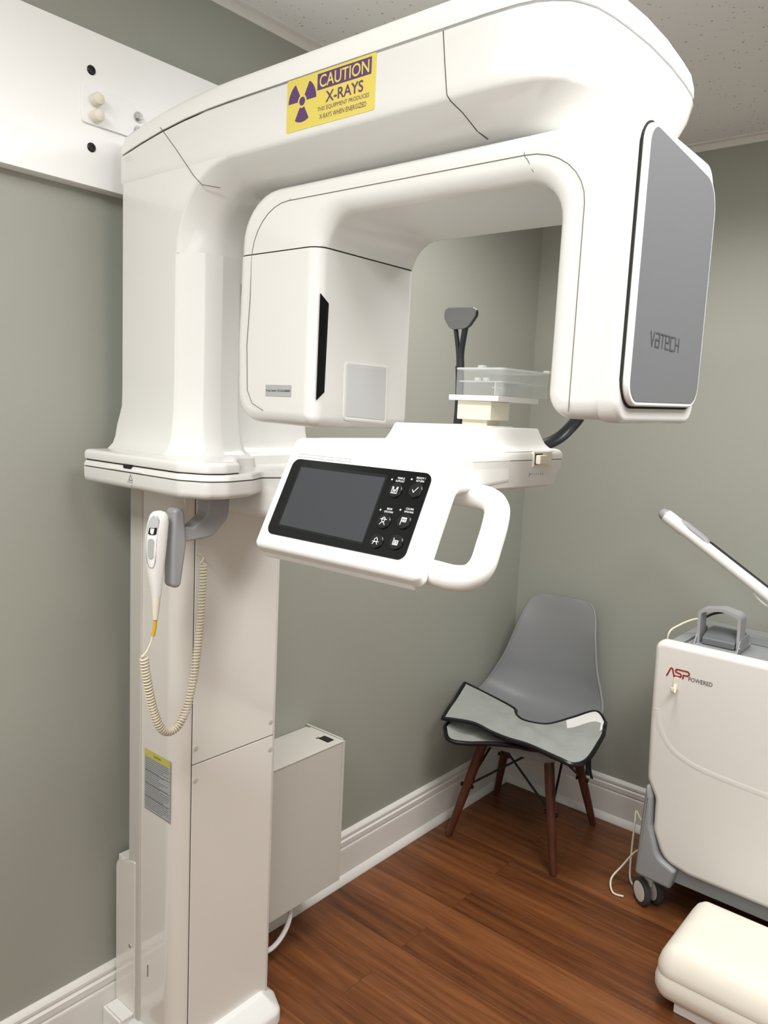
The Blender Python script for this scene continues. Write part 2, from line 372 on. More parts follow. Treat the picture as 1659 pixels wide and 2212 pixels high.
# caution label on the column's flank
b = MB(); O = (0.9348, 1.443, 0.604); RI = (0, -1, 0); UP = (0, 0, 1)
b.plate(O, RI, UP, [(0, 0), (0.098, 0), (0.098, 0.142), (0, 0.142)], LABELG)
b.plate(O, RI, UP, [(0.001, 0.126), (0.097, 0.126), (0.097, 0.141), (0.001, 0.141)], LABELY, 0.0004, 0.0006)
b.text('CAUTION', Vector(O) + Vector((0, -0.049, 0.1305)), RI, UP, 0.026, 0.0055, INK, 0.0009, (0.5, 0))
for k in range(4):
    b.plate(O, RI, UP, [(0.002, 0.093 - k * 0.0305), (0.096, 0.093 - k * 0.0305), (0.096, 0.0938 - k * 0.0305), (0.002, 0.0938 - k * 0.0305)], INK, 0.0004, 0.0006)
for k in range(27):
    z = 0.1215 - k * 0.0044; e = random.choice((0.093, 0.094, 0.09, 0.06, 0.094, 0.075))
    x = 0.004
    while x < e - 0.004:
        l = min(random.uniform(0.003, 0.010), e - x)
        b.plate(O, RI, UP, [(x, z), (x + l, z), (x + l, z + 0.0016), (x, z + 0.0016)], INKG, 0.0004, 0.0005); x += l + 0.0013
b.build('warning_label', COL)['label'] = 'silver instruction label with yellow caution header'
b = MB(); b.box((0.9342, 1.424, 0.196), (0.9352, 1.4255, 0.226), GAP); b.build('vent_slit', COL)
# rear plate
b = MB(); pp = rpoly([(1.505, 0.05, 0), (1.548, 0.05, 0), (1.548, 0.44, 0.03), (1.470, 0.462, 0.005), (1.470, 0.05, 0)], 6)
b.prism(pp, 'x', 0.928, 0.9335, WHITE2, 0.001); b.box((0.9325, 1.50, 0.08), (1.22, 1.545, 0.45), WHITE2, 0.002)
b.lathe([(0.004, 0), (0.004, 0.0015), (0.0, 0.0015)], (0.9278, 1.487, 0.245), (-1, 0, 0), CHROME, 10)
b.build('rear_plate', X)
# wall bracket
b = MB(); bk = rpoly([(0.837, 2.054, 0.006), (1.30, 2.054, 0.006), (1.30, 2.125, 0.006), (0.837, 2.125, 0.006)], 3)
b.prism(bk, 'y', 1.525, 1.53, BOARDM, 0.001); b.box((1.0, 1.46, 2.0), (1.25, 1.526, 2.06), WHITE, 0.003)
BR = b.build('wall_bracket', X)
for z in (2.101, 2.070):
    b = MB(); b.lathe([(0.0105, 0), (0.0105, 0.002), (0.0125, 0.003), (0.0125, 0.014), (0.0105, 0.019), (0.006, 0.0215), (0, 0.0222)], (0.864, 1.525, z), (0, -1, 0), CREAM, 18); b.build('bolt_cap', BR)
for z in (2.098, 2.070):
    b = MB(); b.lathe([(0.011, 0), (0.011, 0.0015), (0.0075, 0.0016)], (0.962, 1.525, z), (0, -1, 0), CHROME, 20); b.lathe([(0.0075, 0.001), (0.0075, 0.007), (0.0062, 0.0085), (0, 0.0086)], (0.962, 1.525, z), (0, -1, 0), CHROME, 6); b.build('hex_bolt', BR)

# carriage housing (upper part that slides on the column)
hp = rpoly([(0.9008, 1.49, 0.01), (0.9008, 1.299, 0.004), (0.9048, 1.292, 0.004), (0.940, 1.259, 0.01), (0.975, 1.25, 0.01), (1.026, 1.25, 0.012), (1.034, 1.305, 0.01), (1.275, 1.305, 0.03), (1.275, 1.49, 0.01)], 7)
b = MB()
def hw(c):
    if c.z < 1.5 and c.y > 1.475: c.y = 1.495
    return c
b.layers(hp, 'z', [(1.384, -0.034), (1.406, -0.031), (1.411, -0.024), (1.420, -0.0145), (1.435, -0.0085), (1.46, -0.004), (1.50, -0.001), (1.55, 0), (1.97, 0)], WHITE, hw)
# gusset that runs from the pillar into the beam
g = [(1.42, 1.75), (1.2504, 1.75)]
for k in range(0, 11):
    a = math.radians(9 * k); g.append((1.2504 - 0.105 * (1 - math.cos(a)), 1.791 + 0.105 * math.sin(a)))
g += [(1.05, 1.896), (1.05, 2.02), (1.42, 2.02)]
b.layers(g, 'x', [(0.9004, 0.049), (0.9044, 0.042), (0.940, 0.009), (0.975, 0.0), (1.028, 0.0)], WHITE)
b.layers([(y + 0.0546, z) for y, z in g], 'x', [(1.02, 0.0), (1.262, 0.0)], WHITE)
HS = b.build('carriage_housing', X)
b = MB(); b.tube([(0.9, 1.352, 2.028), (0.8996, 1.30, 1.98), (0.8996, 1.245, 1.925), (0.902, 1.222, 1.906), (0.918, 1.19, 1.90)], 0.0008, SEAM, 6); b.build('panel_gap', HS)
# tray at the foot of the carriage
tp = rpoly([(0.815, 1.49, 0.01), (0.815, 1.16, 0.03), (0.838, 1.113, 0.03), (0.88, 1.10, 0.03), (0.945, 1.112, 0.03), (0.99, 1.138, 0.02), (1.035, 1.12, 0.03), (1.045, 0.835, 0.02), (1.145, 0.835, 0.02), (1.16, 1.19, 0.10), (1.37, 1.38, 0.03), (1.37, 1.49, 0.01)], 5)
b = MB(); b.layers(tp, 'z', [(1.342, 0.016), (1.3435, 0.008), (1.348, 0.002), (1.355, 0), (1.374, -0.0005)], WHITE); b.layers(tp, 'z', [(1.374, 0.003), (1.3765, 0.003)], SEAM); b.layers(tp, 'z', [(1.3765, -0.0005), (1.383, 0.001), (1.3865, 0.004), (1.388, 0.010)], WHITE)
TR = b.build('carriage_tray', X)
lp = rpoly([(0.817, 1.488, 0.008), (0.817, 1.165, 0.03), (0.840, 1.116, 0.03), (0.876, 1.104, 0.025), (0.915, 1.112, 0.015), (0.940, 1.150, 0.03), (1.008, 1.235, 0.02), (1.02, 1.488, 0.008)], 5)
b = MB(); b.layers(lp, 'z', [(1.3885, 0.004), (1.390, 0.0), (1.392, -0.001), (1.4025, -0.001), (1.4070, 0.002), (1.4095, 0.009)], WHITE); b.build('tray_lid', TR)
b = MB(); b.layers(lp, 'z', [(1.3830, 0.003), (1.3890, 0.003)], GAP); b.build('lid_gap', TR)
b = MB(); b.box((0.8140, 1.311, 1.3825), (0.825, 1.336, 1.3895), BLACK); b.box((0.8136, 1.27, 1.3765), (0.8160, 1.385, 1.3815), SATIN, 0.001); b.build('latch_slot', TR)
b = MB(); O = (0.8148, 1.317, 1.361)
b.stroke(O, RI, UP, [(0, 0), (0.012, 0), (0.006, 0.0105), (0, 0)], 0.0014, INKG, 0.0006); b.text('EMERGENCY', Vector(O) + Vector((0, 0.005, -0.005)), RI, UP, 0.02, 0.0025, INKG, 0.0006); b.lathe([(0.001, 0), (0.001, 0.0006), (0, 0.0006)], (0.815, 1.309, 1.351), (-1, 0, 0), INKG, 8)
b.build('warning_mark', TR)
# support arm carrying the console
sp = rpoly([(0.99, 1.30, 0.05), (0.99, 1.09, 0.05), (1.20, 1.09, 0.05), (1.20, 1.30, 0.05)], 6)
b = MB(); b.layers(sp, 'z', [(1.292, 0.022), (1.296, 0.01), (1.306, 0.002), (1.315, 0), (1.36, 0)], WHITE); b.build('support_arm', X)
b = MB(); b.box((1.055, 0.838, 1.38), (1.135, 0.92, 1.42), WHITE, 0.004); b.build('console_mount', X)

# overhead beam
def rear(c):
    if c.y > 1.15: c.z -= 0.035 * ((c.y - 1.15) / 0.34) ** 2 * max(0.0, min(1.0, (c.z - 1.95) / 0.07))
    k = max(0.0, min(1.0, (2.01 - c.z) / 0.09))
    if c.x > 1.2: c.x -= 0.10 * k * (c.x - 1.2) / 0.13
    return c
BC = (1.115, 0.985, 0.215, 0.505)
bo = [(0.90, 1.488), (0.90, 1.42), (0.90, 1.35), (0.90, 1.28), (0.90, 1.21), (0.90, 1.15), (0.90, 0.9), (0.90, 0.62), (0.9025, 0.575), (0.908, 0.548), (0.916, 0.530), (0.930, 0.513), (0.946, 0.503), (0.966, 0.494), (1.0, 0.487), (1.04, 0.4825), (1.10, 0.4785), (1.18, 0.479), (1.25, 0.484), (1.30, 0.4895), (1.318, 0.494), (1.327, 0.503), (1.33, 0.52), (1.33, 0.8), (1.33, 1.15), (1.33, 1.30), (1.33, 1.488)]
b = MB()
b.layers(bo, 'z', [(1.8964, 0.13), (1.8972, 0.075), (1.905, 0.040), (1.938, 0.004), (1.9455, 0.0), (1.96, 0.0), (1.99, 0.0), (2.025, 0.0), (2.0305, 0.001), (2.0318, 0.003)], WHITE, rear, BC)
b.layers(bo, 'z', [(2.027, 0.003), (2.036, 0.003)], GREY, rear, BC)
BM = b.build('beam', X)
b = MB(); b.layers(bo, 'z', [(2.0338, 0.003), (2.0348, 0.0008), (2.038, 0.0002), (2.050, 0.001), (2.064, 0.0045), (2.072, 0.010), (2.077, 0.02), (2.081, 0.05)], SATIN, rear, BC); b.build('beam_cover', BM)
b = MB()
b.tube([(0.8998, 0.688, 2.030), (0.8998, 0.682, 1.985), (0.8998, 0.676, 1.9455), (0.9036, 0.672, 1.938), (0.918, 0.661, 1.925), (0.939, 0.650, 1.9055), (0.96, 0.645, 1.899)], 0.0006, GAP, 6); b.build('panel_gap', BM)
# caution sticker
b = MB(); O = Vector((0.8999, 0.997, 1.9525)); W_, H_ = 0.190, 0.0795
b.plate(O, RI, UP, rpoly([(0, 0, 0.003), (W_, 0, 0.003), (W_, H_, 0.003), (0, H_, 0.003)], 3), YELLOW, 0.0, 0.0005)
b.plate(O, RI, UP, [(0.069, 0.0515), (0.181, 0.0515), (0.181, 0.0755), (0.069, 0.0755)], PURPLE, 0.0005, 0.0007)
b.text('CAUTION', O + Vector((0, -0.1255, 0.0635)), RI, UP, 0.103, 0.0185, YELLOW, 0.0010, (0.5, 0.5), 0.012, 6)
b.text('X-RAYS', O + Vector((0, -0.127, 0.0385)), RI, UP, 0.078, 0.0165, PURPLE, 0.0008, (0.5, 0.5), 0.014, 6)
b.text('THIS EQUIPMENT PRODUCES', O + Vector((0, -0.1245, 0.0225)), RI, UP, 0.108, 0.0072, PURPLE, 0.0008, (0.5, 0.5), 0.0)
b.text('X-RAYS WHEN ENERGIZED', O + Vector((0, -0.1245, 0.0115)), RI, UP, 0.098, 0.0072, PURPLE, 0.0008, (0.5, 0.5), 0.0)
cx, cz, sxx = 0.0355, 0.0430, 1.0
for k in range(3):
    c0 = math.radians(-90 + 120 * k); P = []
    for j in range(9): a = c0 + math.radians(-30 + 60 * j / 8); P.append((cx + sxx * 0.0315 * math.cos(a), cz + 0.0315 * math.sin(a)))
    for j in range(8, -1, -1): a = c0 + math.radians(-30 + 60 * j / 8); P.append((cx + sxx * 0.0100 * math.cos(a), cz + 0.0100 * math.sin(a)))
    b.plate(O, RI, UP, P, PURPLE, 0.0005, 0.0007)
b.plate(O, RI, UP, [(cx + sxx * 0.0066 * math.cos(2 * math.pi * j / 16), cz + 0.0066 * math.sin(2 * math.pi * j / 16)) for j in range(16)], PURPLE, 0.0005, 0.0007)
b.build('caution_sticker', BM)['label'] = 'yellow caution sticker with purple radiation sign'

# rotating arm
XF, XB = 0.93, 1.195
up_part = rpoly([(1.150, 1.70, 0), (1.150, 1.888, 0.11), (0.415, 1.888, 0.035), (0.415, 1.7, 0), (0.415, 1.518, 0.03), (0.513, 1.515, 0.035), (0.513, 1.826, 0.055), (0.945, 1.826, 0.07), (0.945, 1.70, 0)], 8)
def trim_up(c):
    if c.y > 0.8 and c.z < 1.7790: c.z = 1.7790
    return c
def trim_low(c):
    if c.z > 1.80: c.z = 1.7768
    return c
b = MB(); b.prism(up_part, 'x', XF, XB, WHITE, 0.024, 5, warp=trim_up)
b.lathe([(0.09, 1.885), (0.09, 1.91)], (1.08, 0.79, 0), (0, 0, 1), GREY, 28)
b.prism(rpoly([(XF + 0.0005, 1.513, 0.03), (XB + 0.012, 1.517, 0.03), (XB + 0.010, 1.887, 0.035), (XF + 0.0005, 1.889, 0.03)], 7), 'y', 0.409, 0.442, WHITE, 0.008, 3)
RA = b.build('rotating_arm', X)
lo_part = rpoly([(1.151, 1.83, 0.001), (1.156, 1.62, 0.02), (1.150, 1.484, 0.055), (0.945, 1.480, 0.02), (0.945, 1.83, 0.001)], 8)
b = MB(); b.prism(lo_part, 'x', XF - 0.0006, XB, WHITE, 0.024, 5, warp=trim_low); DH = b.build('detector_housing', RA)
b = MB(); b.prism(rpoly([(0.9462, XF + 0.0008, 0.022), (0.9462, XB - 0.002, 0.022), (1.1495, XB - 0.002, 0.022), (1.1495, XF + 0.0008, 0.022)], 5), 'q', 1.7760, 1.7795, GAP); b.build('housing_gap', RA)
# seams of the arm covers
b = MB()
s1 = [(XF - 0.0004, 0.474, 1.525), (XF - 0.0004, 0.474, 1.78)]
for k in range(9):
    a = math.radians(90 * k / 8); s1.append((XF - 0.0004, 0.474 + 0.09 * (1 - math.cos(a)), 1.785 + 0.072 * math.sin(a)))
b.tube(s1 + [(XF - 0.0004, 1.02, 1.8585)], 0.0006, SEAM, 6)
b.tube([(XF + 0.014, 0.567, 1.887), (XF + 0.002, 0.567, 1.87), (XF - 0.0004, 0.566, 1.857), (XF - 0.0004, 0.560, 1.85), (XF + 0.004, 0.553, 1.835)], 0.0006, SEAM, 6)
b.tube([(XF - 0.0004, 1.016, 1.8585), (XF + 0.003, 1.016, 1.874), (XF + 0.012, 1.018, 1.884)], 0.0006, SEAM, 6)
s2 = []
for k in range(9):
    a = math.radians(90 * k / 8); s2.append((XF - 0.0004, 1.02 + 0.092 * math.sin(a), 1.767 + 0.0915 * math.cos(a)))
b.tube(s2 + [(XF - 0.0016, 1.112, 1.70), (XF - 0.0016, 1.118, 1.62), (XF - 0.0016, 1.114, 1.54), (XF - 0.0016, 1.10, 1.517), (XF - 0.0012, 1.07, 1.505)], 0.0006, SEAM, 6)
b.build('cover_seam', RA)
# slot window and detector window on the inner face (facing the silver-covered end)
YI = 0.945
b = MB(); b.plate((0.938, YI, 0), (1, 0, 0), (0, 0, 1), [(0.0, 1.527), (0.018, 1.541), (0.021, 1.689), (0.001, 1.703)], BLACKG, -0.001, 0.0006); b.plate((0.938, YI, 0), (1, 0, 0), (0, 0, 1), [(0.013, 1.545), (0.016, 1.545), (0.018, 1.685), (0.015, 1.685)], BLACK, 0.0005, 0.001); b.build('slot_window', RA)['label'] = 'long black slot window'
b = MB(); wp = rpoly([(1.005, 1.495, 0.008), (1.124, 1.490, 0.008), (1.122, 1.597, 0.010), (1.003, 1.597, 0.010)], 4)
b.layers(wp, 'y', [(YI - 0.0, 0), (YI - 0.0012, 0.0), (YI - 0.0016, 0.002), (YI - 0.0016, 0.004), (YI - 0.0008, 0.005), (YI - 0.0008, 0.0065)], WHITE); b.layers(inset(wp, 0.0068), 'y', [(YI, 0), (YI - 0.0014, 0), (YI - 0.0016, 0.001)], WINDOWM); b.build('detector_window', RA)
b = MB(); O = Vector((XF - 0.0012, 1.064, 1.531)); b.plate(O, RI, UP, [(0, 0), (0.066, 0), (0.066, 0.0195), (0, 0.0195)], LABELG, 0, 0.0004)
b.text('X-ray Control : RC2-016-000000', O + Vector((0, -0.002, 0.0065)), RI, UP, 0.062, 0.0052, INK, 0.0008, (0, 0), 0.01); b.build('identification_label', RA)
# silver end cover
YP = 0.4085
ep = rpoly([(0.937, 1.535, 0.032), (1.193, 1.541, 0.032), (1.193, 1.862, 0.05), (0.937, 1.879, 0.028)], 8)
b = MB(); b.prism(inset(ep, -0.003), 'y', YP - 0.0012, 0.414, GAP); b.build('cover_gap', RA)
b = MB(); b.prism(ep, 'y', YP - 0.0085, YP + 0.003, SATIN, 0.003, 3); b.build('cover_frame', RA)
b = MB(); b.prism(inset(ep, 0.0055), 'y', YP - 0.0092, YP, SILVER, 0.0008, 2); b.build('silver_cover', RA)['label'] = 'silver grey end cover'
# maker's lettering on the cover
b = MB(); O = Vector((0.993, YP - 0.0093, 1.6145)); R2 = Vector((1, 0, 0)); h = 0.0175; sw = 0.0021
def L(x, strokes): 
    for st in strokes: b.stroke(O, R2, UP, [(x + u * 0.0125, v * h) for u, v in st], sw, LOGOK, 0.0004)
L(0.000, [[(0, 1), (0.5, 0), (1, 1)]])
L(0.0172, [[(0.1, 1), (1, 1), (1, 0), (0, 0), (0, 0.52), (1, 0.52)]])
L(0.0345, [[(0, 1), (1.05, 1)], [(0.52, 1), (0.52, 0)]])
L(0.052, [[(1, 0), (0, 0), (0, 1), (1, 1), (1, 0.5), (0, 0.5)]])
L(0.070, [[(1, 1), (0, 1), (0, 0), (1, 0)]])
L(0.088, [[(0, 1), (0, 0)], [(1, 1), (1, 0)], [(0, 0.5), (1, 0.5)]])
b.build('cover_lettering', RA)

# console: slab, raised block, tilted touch panel
pf = rpoly([(0.7400, 1.313, 0.010), (0.755, 1.298, 0.005), (0.767, 1.301, 0.006), (0.821, 1.412, 0.01), (0.95, 1.42, 0.0), (0.95, 1.468, 0.0), (0.8168, 1.468, 0.018)], 6)
b = MB(); b.prism(pf, 'y', 0.563, 0.868, SATIN, 0.010, 4); 
CN = b.build('touch_console', X)
b = MB(); b.prism(rpoly([(0.750, 1.304, 0.004), (0.757, 1.2925, 0.004), (0.773, 1.2965, 0.004), (0.827, 1.412, 0.004), (0.815, 1.42, 0.004)], 3), 'y', 0.575, 0.858, WHITE, 0.003, 2); b.build('rear_shell', CN)
PD = Vector((0.803 - 0.750, 0, 1.438 - 1.331)).normalized(); PO = Vector((0.7488, 0.8475, 1.3305)); 
nrm = Vector(RI).cross(PD)
PH, PW = 0.1195, 0.2575
def onp(u, v, t=0.0): return PO + Vector(RI) * u + PD * v + nrm * t
b = MB(); b.plate(PO, RI, PD, rpoly([(0, 0, 0.012), (PW, 0, 0.012), (PW, PH, 0.012), (0, PH, 0.012)], 6), BLACKG, -0.004, 0.0016); BZ = b.build('panel_bezel', CN)
b = MB(); b.plate(PO, RI, PD, rpoly([(0.018, 0.013, 0.002), (0.186, 0.010, 0.002), (0.186, 0.1105, 0.002), (0.018, 0.111, 0.002)], 3), BLACK, 0.0012, 0.0019); b.plate(PO, RI, PD, [(0.021, 0.016), (0.183, 0.013), (0.183, 0.106), (0.021, 0.107)], SCREEN, 0.0016, 0.0021); b.build('screen', CN)['label'] = 'dark grey switched-off screen'
def button(u, v, cap, kind, bar=0):
    b = MB(); P = onp(u, v, 0.0014)
    b.lathe([(0.0108, 0), (0.0108, 0.0012), (0.0098, 0.0024), (0.0075, 0.0026), (0, 0.0022)], P, nrm, BLACK, 22)
    o = onp(u, v, 0.0040); wd = 0.0010
    def S(pts): b.stroke(o, RI, PD, [(x * 0.001, y * 0.001) for x, y in pts], wd, ICON, 0.0002)
    if kind == 'temple':
        S([(-4.5, 4.5), (-4.5, -4.5), (4.5, -4.5), (4.5, 4.5)]); S([(-4.5, 4.5), (-3, 2)]); S([(4.5, 4.5), (3, 2)]); S([(-2, -4), (0, 0.5), (2, -4)]); S([(-2.6, 4), (-2, -1)]); S([(2.6, 4), (2, -1)])
    elif kind == 'check': S([(-3.6, 0), (-1, -3.5), (4.2, 4)])
    elif kind == 'beamup': S([(-5, 2.4), (5, 2.4)]); S([(-2.4, 2.4), (-2.0, 4.2), (0, 5), (2.0, 4.2), (2.4, 2.4)]); S([(-2.4, 2), (-1.6, -1), (0, -2), (1.6, -1), (2.4, 2)]); S([(-4, -5), (-1.5, -1.8)]); S([(4, -5), (1.5, -1.8)])
    elif kind == 'beamdown': S([(-5, -1.5), (5, -1.5)]); S([(-2.2, -1.5), (-2.6, 1.5), (0, 4), (2.6, 1.5), (2.2, -1.5)]); S([(-4, -5), (-1.5, -1.8)]); S([(4, -5), (1.5, -1.8)])
    elif kind == 'colup': S([(-3.5, -5), (-3.5, 4.5), (4.2, 4.5), (4.2, -0.8), (-2, -0.8)]); S([(-2, 1.0), (3.6, 1.0)]); S([(-2, 3.2), (3.6, 3.2)]); S([(0.4, 4), (0.4, 0)])
    elif kind == 'coldown': S([(-3.5, 4.5), (-3.5, -4.0), (4.2, -4.0), (4.2, 1.6), (-2, 1.6)]); S([(-2, -0.4), (3.6, -0.4)]); S([(-2, -2.4), (3.6, -2.4)]); S([(0.4, 1), (0.4, -4)])
    if cap:
        for k, tx in enumerate(cap): b.text(tx, onp(u + 0.002, v + 0.0165 - 0.0042 * k, 0.0016), RI, PD, 0.0021 * len(tx), 0.0028, ICON, 0.0004, (0.5, 0), 0.01)
        b.lathe([(0.0013, 0), (0.0013, 0.0006), (0, 0.0006)], onp(u - 0.0125, v + 0.0150, 0.0014), nrm, ICON, 8)
    ob = b.build('button', CN); return ob
button(0.2075, 0.090, ('TEMPLE', 'SUPPORT'), 'temple'); button(0.2395, 0.0935, ('READY /', 'RETURN'), 'check')
button(0.2065, 0.046, ('BEAM', 'UP/DOWN'), 'beamup'); button(0.2385, 0.050, ('COLUMN', 'UP/DOWN'), 'colup')
button(0.2060, 0.0185, None, 'beamdown'); button(0.2375, 0.0215, None, 'coldown')
b = MB()
b.text('Warning: This x-ray unit may be dangerous to patient and operator unless safe', onp(0.004, 0.1265, 0.0), RI, PD, 0.106, 0.0026, INKG, 0.0006)
b.text('exposure factors, operating instructions and maintenance schedules are observed.', onp(0.003, 0.1222, 0.0), RI, PD, 0.110, 0.0026, INKG, 0.0006); b.build('warning_text', CN)
# slab behind the panel
b = MB(); sl = rpoly([(0.845, 0.562, 0.004), (1.108, 0.562, 0.015), (1.108, 0.86, 0.02), (0.845, 0.86, 0.004)], 5)
def slw(c):
    if c.z < 1.44 and c.x > 1.0: c.x -= (1.452 - c.z) * 0.5
    return c
b.layers(sl, 'z', [(1.4545, 0.0), (1.4625, 0.001), (1.4675, 0.006), (1.469, 0.012)], SATIN, slw); b.layers(sl, 'z', [(1.4535, 0.002), (1.4546, 0.002)], GAP, slw)
b.layers(sl, 'z', [(1.412, 0.012), (1.4145, 0.006), (1.4170, 0.004), (1.444, 0.001), (1.4535, 0.0)], SATIN, slw)
bl = rpoly([(0.90, 0.588, 0.03), (1.083, 0.588, 0.012), (1.083, 0.755, 0.01), (0.90, 0.755, 0.012)], 5)
b.layers(bl, 'z', [(1.4665, -0.022), (1.470, -0.012), (1.4755, -0.005), (1.485, 0.001), (1.4975, 0.007), (1.4985, 0.009)], SATIN)
CB = b.build('console_base', X)
b = MB(); b.box((1.004, 0.5608, 1.4435), (1.060, 0.566, 1.4665), CREAM, 0.002); b.box((1.007, 0.5602, 1.447), (1.03, 0.565, 1.4635), GAP, 0.001); b.box((1.009, 0.553, 1.448), (1.031, 0.566, 1.4615), CREAM, 0.002); b.build('locking_knob', CB)
b = MB(); O = Vector((1.000, 0.5652, 1.433))
for k, hgt in enumerate((0.006, 0.002, 0.002, 0.002, 0.002, 0.003, 0.005)): b.stroke(O, (1, 0, 0), UP, [(k * 0.0065, -hgt / 2), (k * 0.0065 + 0.0006, hgt / 2)], 0.0009, INKG, 0.0012)
b.text('P', O + Vector((0.0012, 0, -0.002)), (1, 0, 0), UP, 0.003, 0.0045, INKG, 0.0012); b.build('scale_marks', CB)
# patient handle
b = MB(); hpth = cr([(0.785, 0.60, 1.316), (0.782, 0.565, 1.315), (0.780, 0.535, 1.3145), (0.783, 0.513, 1.319), (0.794, 0.504, 1.333), (0.812, 0.507, 1.356), (0.831, 0.512, 1.380), (0.846, 0.520, 1.397), (0.857, 0.537, 1.406), (0.862, 0.565, 1.409), (0.864, 0.62, 1.410)], 6)
b.tube(hpth, 0.0165, SATIN, 16, up=(1, 0, 0)); b.build('handle', X)
# chin rest
b = MB(); b.box((0.990, 0.628, 1.494), (1.055, 0.70, 1.500), SATIN, 0.002); b.box((1.003, 0.645, 1.498), (1.040, 0.690, 1.512), CREAM, 0.002)
b.box((0.995, 0.634, 1.508), (1.049, 0.695, 1.5365), CREAM, 0.0015); CH = b.build('chin_rest', X)
b = MB(); b.box((0.985, 0.616, 1.5365), (1.105, 0.705, 1.5445), SATIN, 0.001); b.build('rest_plate', CH)
b = MB(); 
def wallring(poly, z0, z1, th, m):
    A = poly; B = inset(poly, th)
    for i in range(len(A)):
        j = (i + 1) % len(A)
        b.rings([[(A[i][0], A[i][1], z) , (A[j][0], A[j][1], z), (B[j][0], B[j][1], z), (B[i][0], B[i][1], z)] for z in (z0, z1)], m)
cpoly = rpoly([(0.988, 0.612, 0.012), (1.125, 0.604, 0.02), (1.135, 0.70, 0.03), (0.988, 0.697, 0.006)], 4)
b.layers(cpoly, 'z', [(1.545, 0), (1.584, 0.0), (1.586, 0.001)], CLEAR)
CC = b.build('clear_cover', CH)
b = MB(); b.layers(inset(cpoly, 0.004), 'z', [(1.5645, 0), (1.5662, 0)], FROST)
b.layers(inset(cpoly, -0.0006), 'z', [(1.5828, 0), (1.5852, 0)], FROST)
for x0, x1 in ((1.020, 1.026), (1.030, 1.033), (1.037, 1.040), (1.048, 1.066)): b.box((x0, 0.630, 1.5455), (x1, 0.636, 1.5645), FROST)
for x, y in ((0.992, 0.650), (1.118, 0.609), (1.06, 0.69)): b.box((x, y, 1.5852), (x + 0.010, y + 0.010, 1.5895), FROST, 0.001)
for y in (0.64, 0.655): b.box((0.990, y, 1.5662), (0.996, y + 0.008, 1.571), FROST, 0.0008)
b.box((0.990, 0.625, 1.5455), (1.000, 0.6265, 1.5645), FROST); b.box((0.998, 0.622, 1.556), (1.012, 0.636, 1.5575), FROST)
b.build('inner_frame', CH)
# temple supports
def temple(y, sgn, name='temple_support'):
    b = MB()
    b.tube(cr([(1.15, y, 1.47), (1.152, y - 0.001 * sgn, 1.52), (1.152, y, 1.57), (1.150, y + 0.001, 1.60)], 5), 0.0085, DARKARM, 10, flat=(1.0, 0.7), up=(0, 1, 0))
    b.tube(cr([(1.150, y - 0.003, 1.595), (1.150, y - 0.001, 1.625), (1.147, y - 0.009, 1.668)], 5), 0.0055, DARKARM, 8)
    b.tube(cr([(1.150, y + 0.003, 1.595), (1.150, y + 0.006, 1.625), (1.147, y + 0.013, 1.668)], 5), 0.0042, DARKARM, 8)
    ob = b.build(name, X)
    p = MB(); q = rpoly([(y - 0.033, 1.698, 0.012), (y + 0.033, 1.700, 0.012), (y + 0.033, 1.680, 0.02), (y + 0.018, 1.662, 0.012), (y - 0.016, 1.662, 0.02), (y - 0.033, 1.684, 0.012)], 5)
    p.prism(q, 'x', 1.138, 1.142, PADM, 0.0015, 2); p.prism(inset(q, 0.001), 'x', 1.142, 1.152, DARKARM, 0.003, 2); p.build('pad', ob)
    return ob
temple(0.802, 1)
b = MB(); arm = cr([(1.12, 0.640, 1.462), (1.15, 0.610, 1.478), (1.165, 0.590, 1.500), (1.168, 0.572, 1.53), (1.16, 0.567, 1.58), (1.150, 0.575, 1.60)], 6)
b.tube(arm, 0.012, DARKARM, 12, flat=(1.0, 0.55), up=(0, 1, 0.3)); b.tube(cr([(1.150, 0.575, 1.595), (1.150, 0.580, 1.63), (1.147, 0.588, 1.668)], 4), 0.005, DARKARM, 8)
b.tube(cr([(1.150, 0.572, 1.595), (1.150, 0.566, 1.63), (1.147, 0.560, 1.668)], 4), 0.005, DARKARM, 8); T2 = b.build('temple_support', X)
p = MB(); q = rpoly([(0.542, 1.698, 0.012), (0.606, 1.700, 0.012), (0.606, 1.680, 0.02), (0.59, 1.662, 0.012), (0.558, 1.662, 0.02), (0.542, 1.684, 0.012)], 5); p.prism(q, 'x', 1.138, 1.142, PADM, 0.0015, 2); p.prism(inset(q, 0.001), 'x', 1.142, 1.152, DARKARM, 0.003, 2); p.build('pad', T2)
# holder for the exposure switch
b = MB(); hq = rpoly([(0.833, 1.320, 0.010), (0.856, 1.318, 0.014), (0.862, 1.25, 0.0), (0.850, 1.168, 0.012), (0.830, 1.170, 0.012), (0.829, 1.25, 0.0)], 5)
b.prism(hq, 'y', 1.195, 1.225, GREY, 0.007, 3)
b.prism(rpoly([(0.846, 1.285, 0.004), (0.880, 1.280, 0.004), (0.912, 1.302, 0.02), (0.915, 1.345, 0), (0.965, 1.345, 0), (0.962, 1.292, 0.03), (0.925, 1.258, 0.03), (0.846, 1.252, 0.004)], 6), 'y', 1.20, 1.235, GREY, 0.004, 3)
b.build('switch_holder', X)

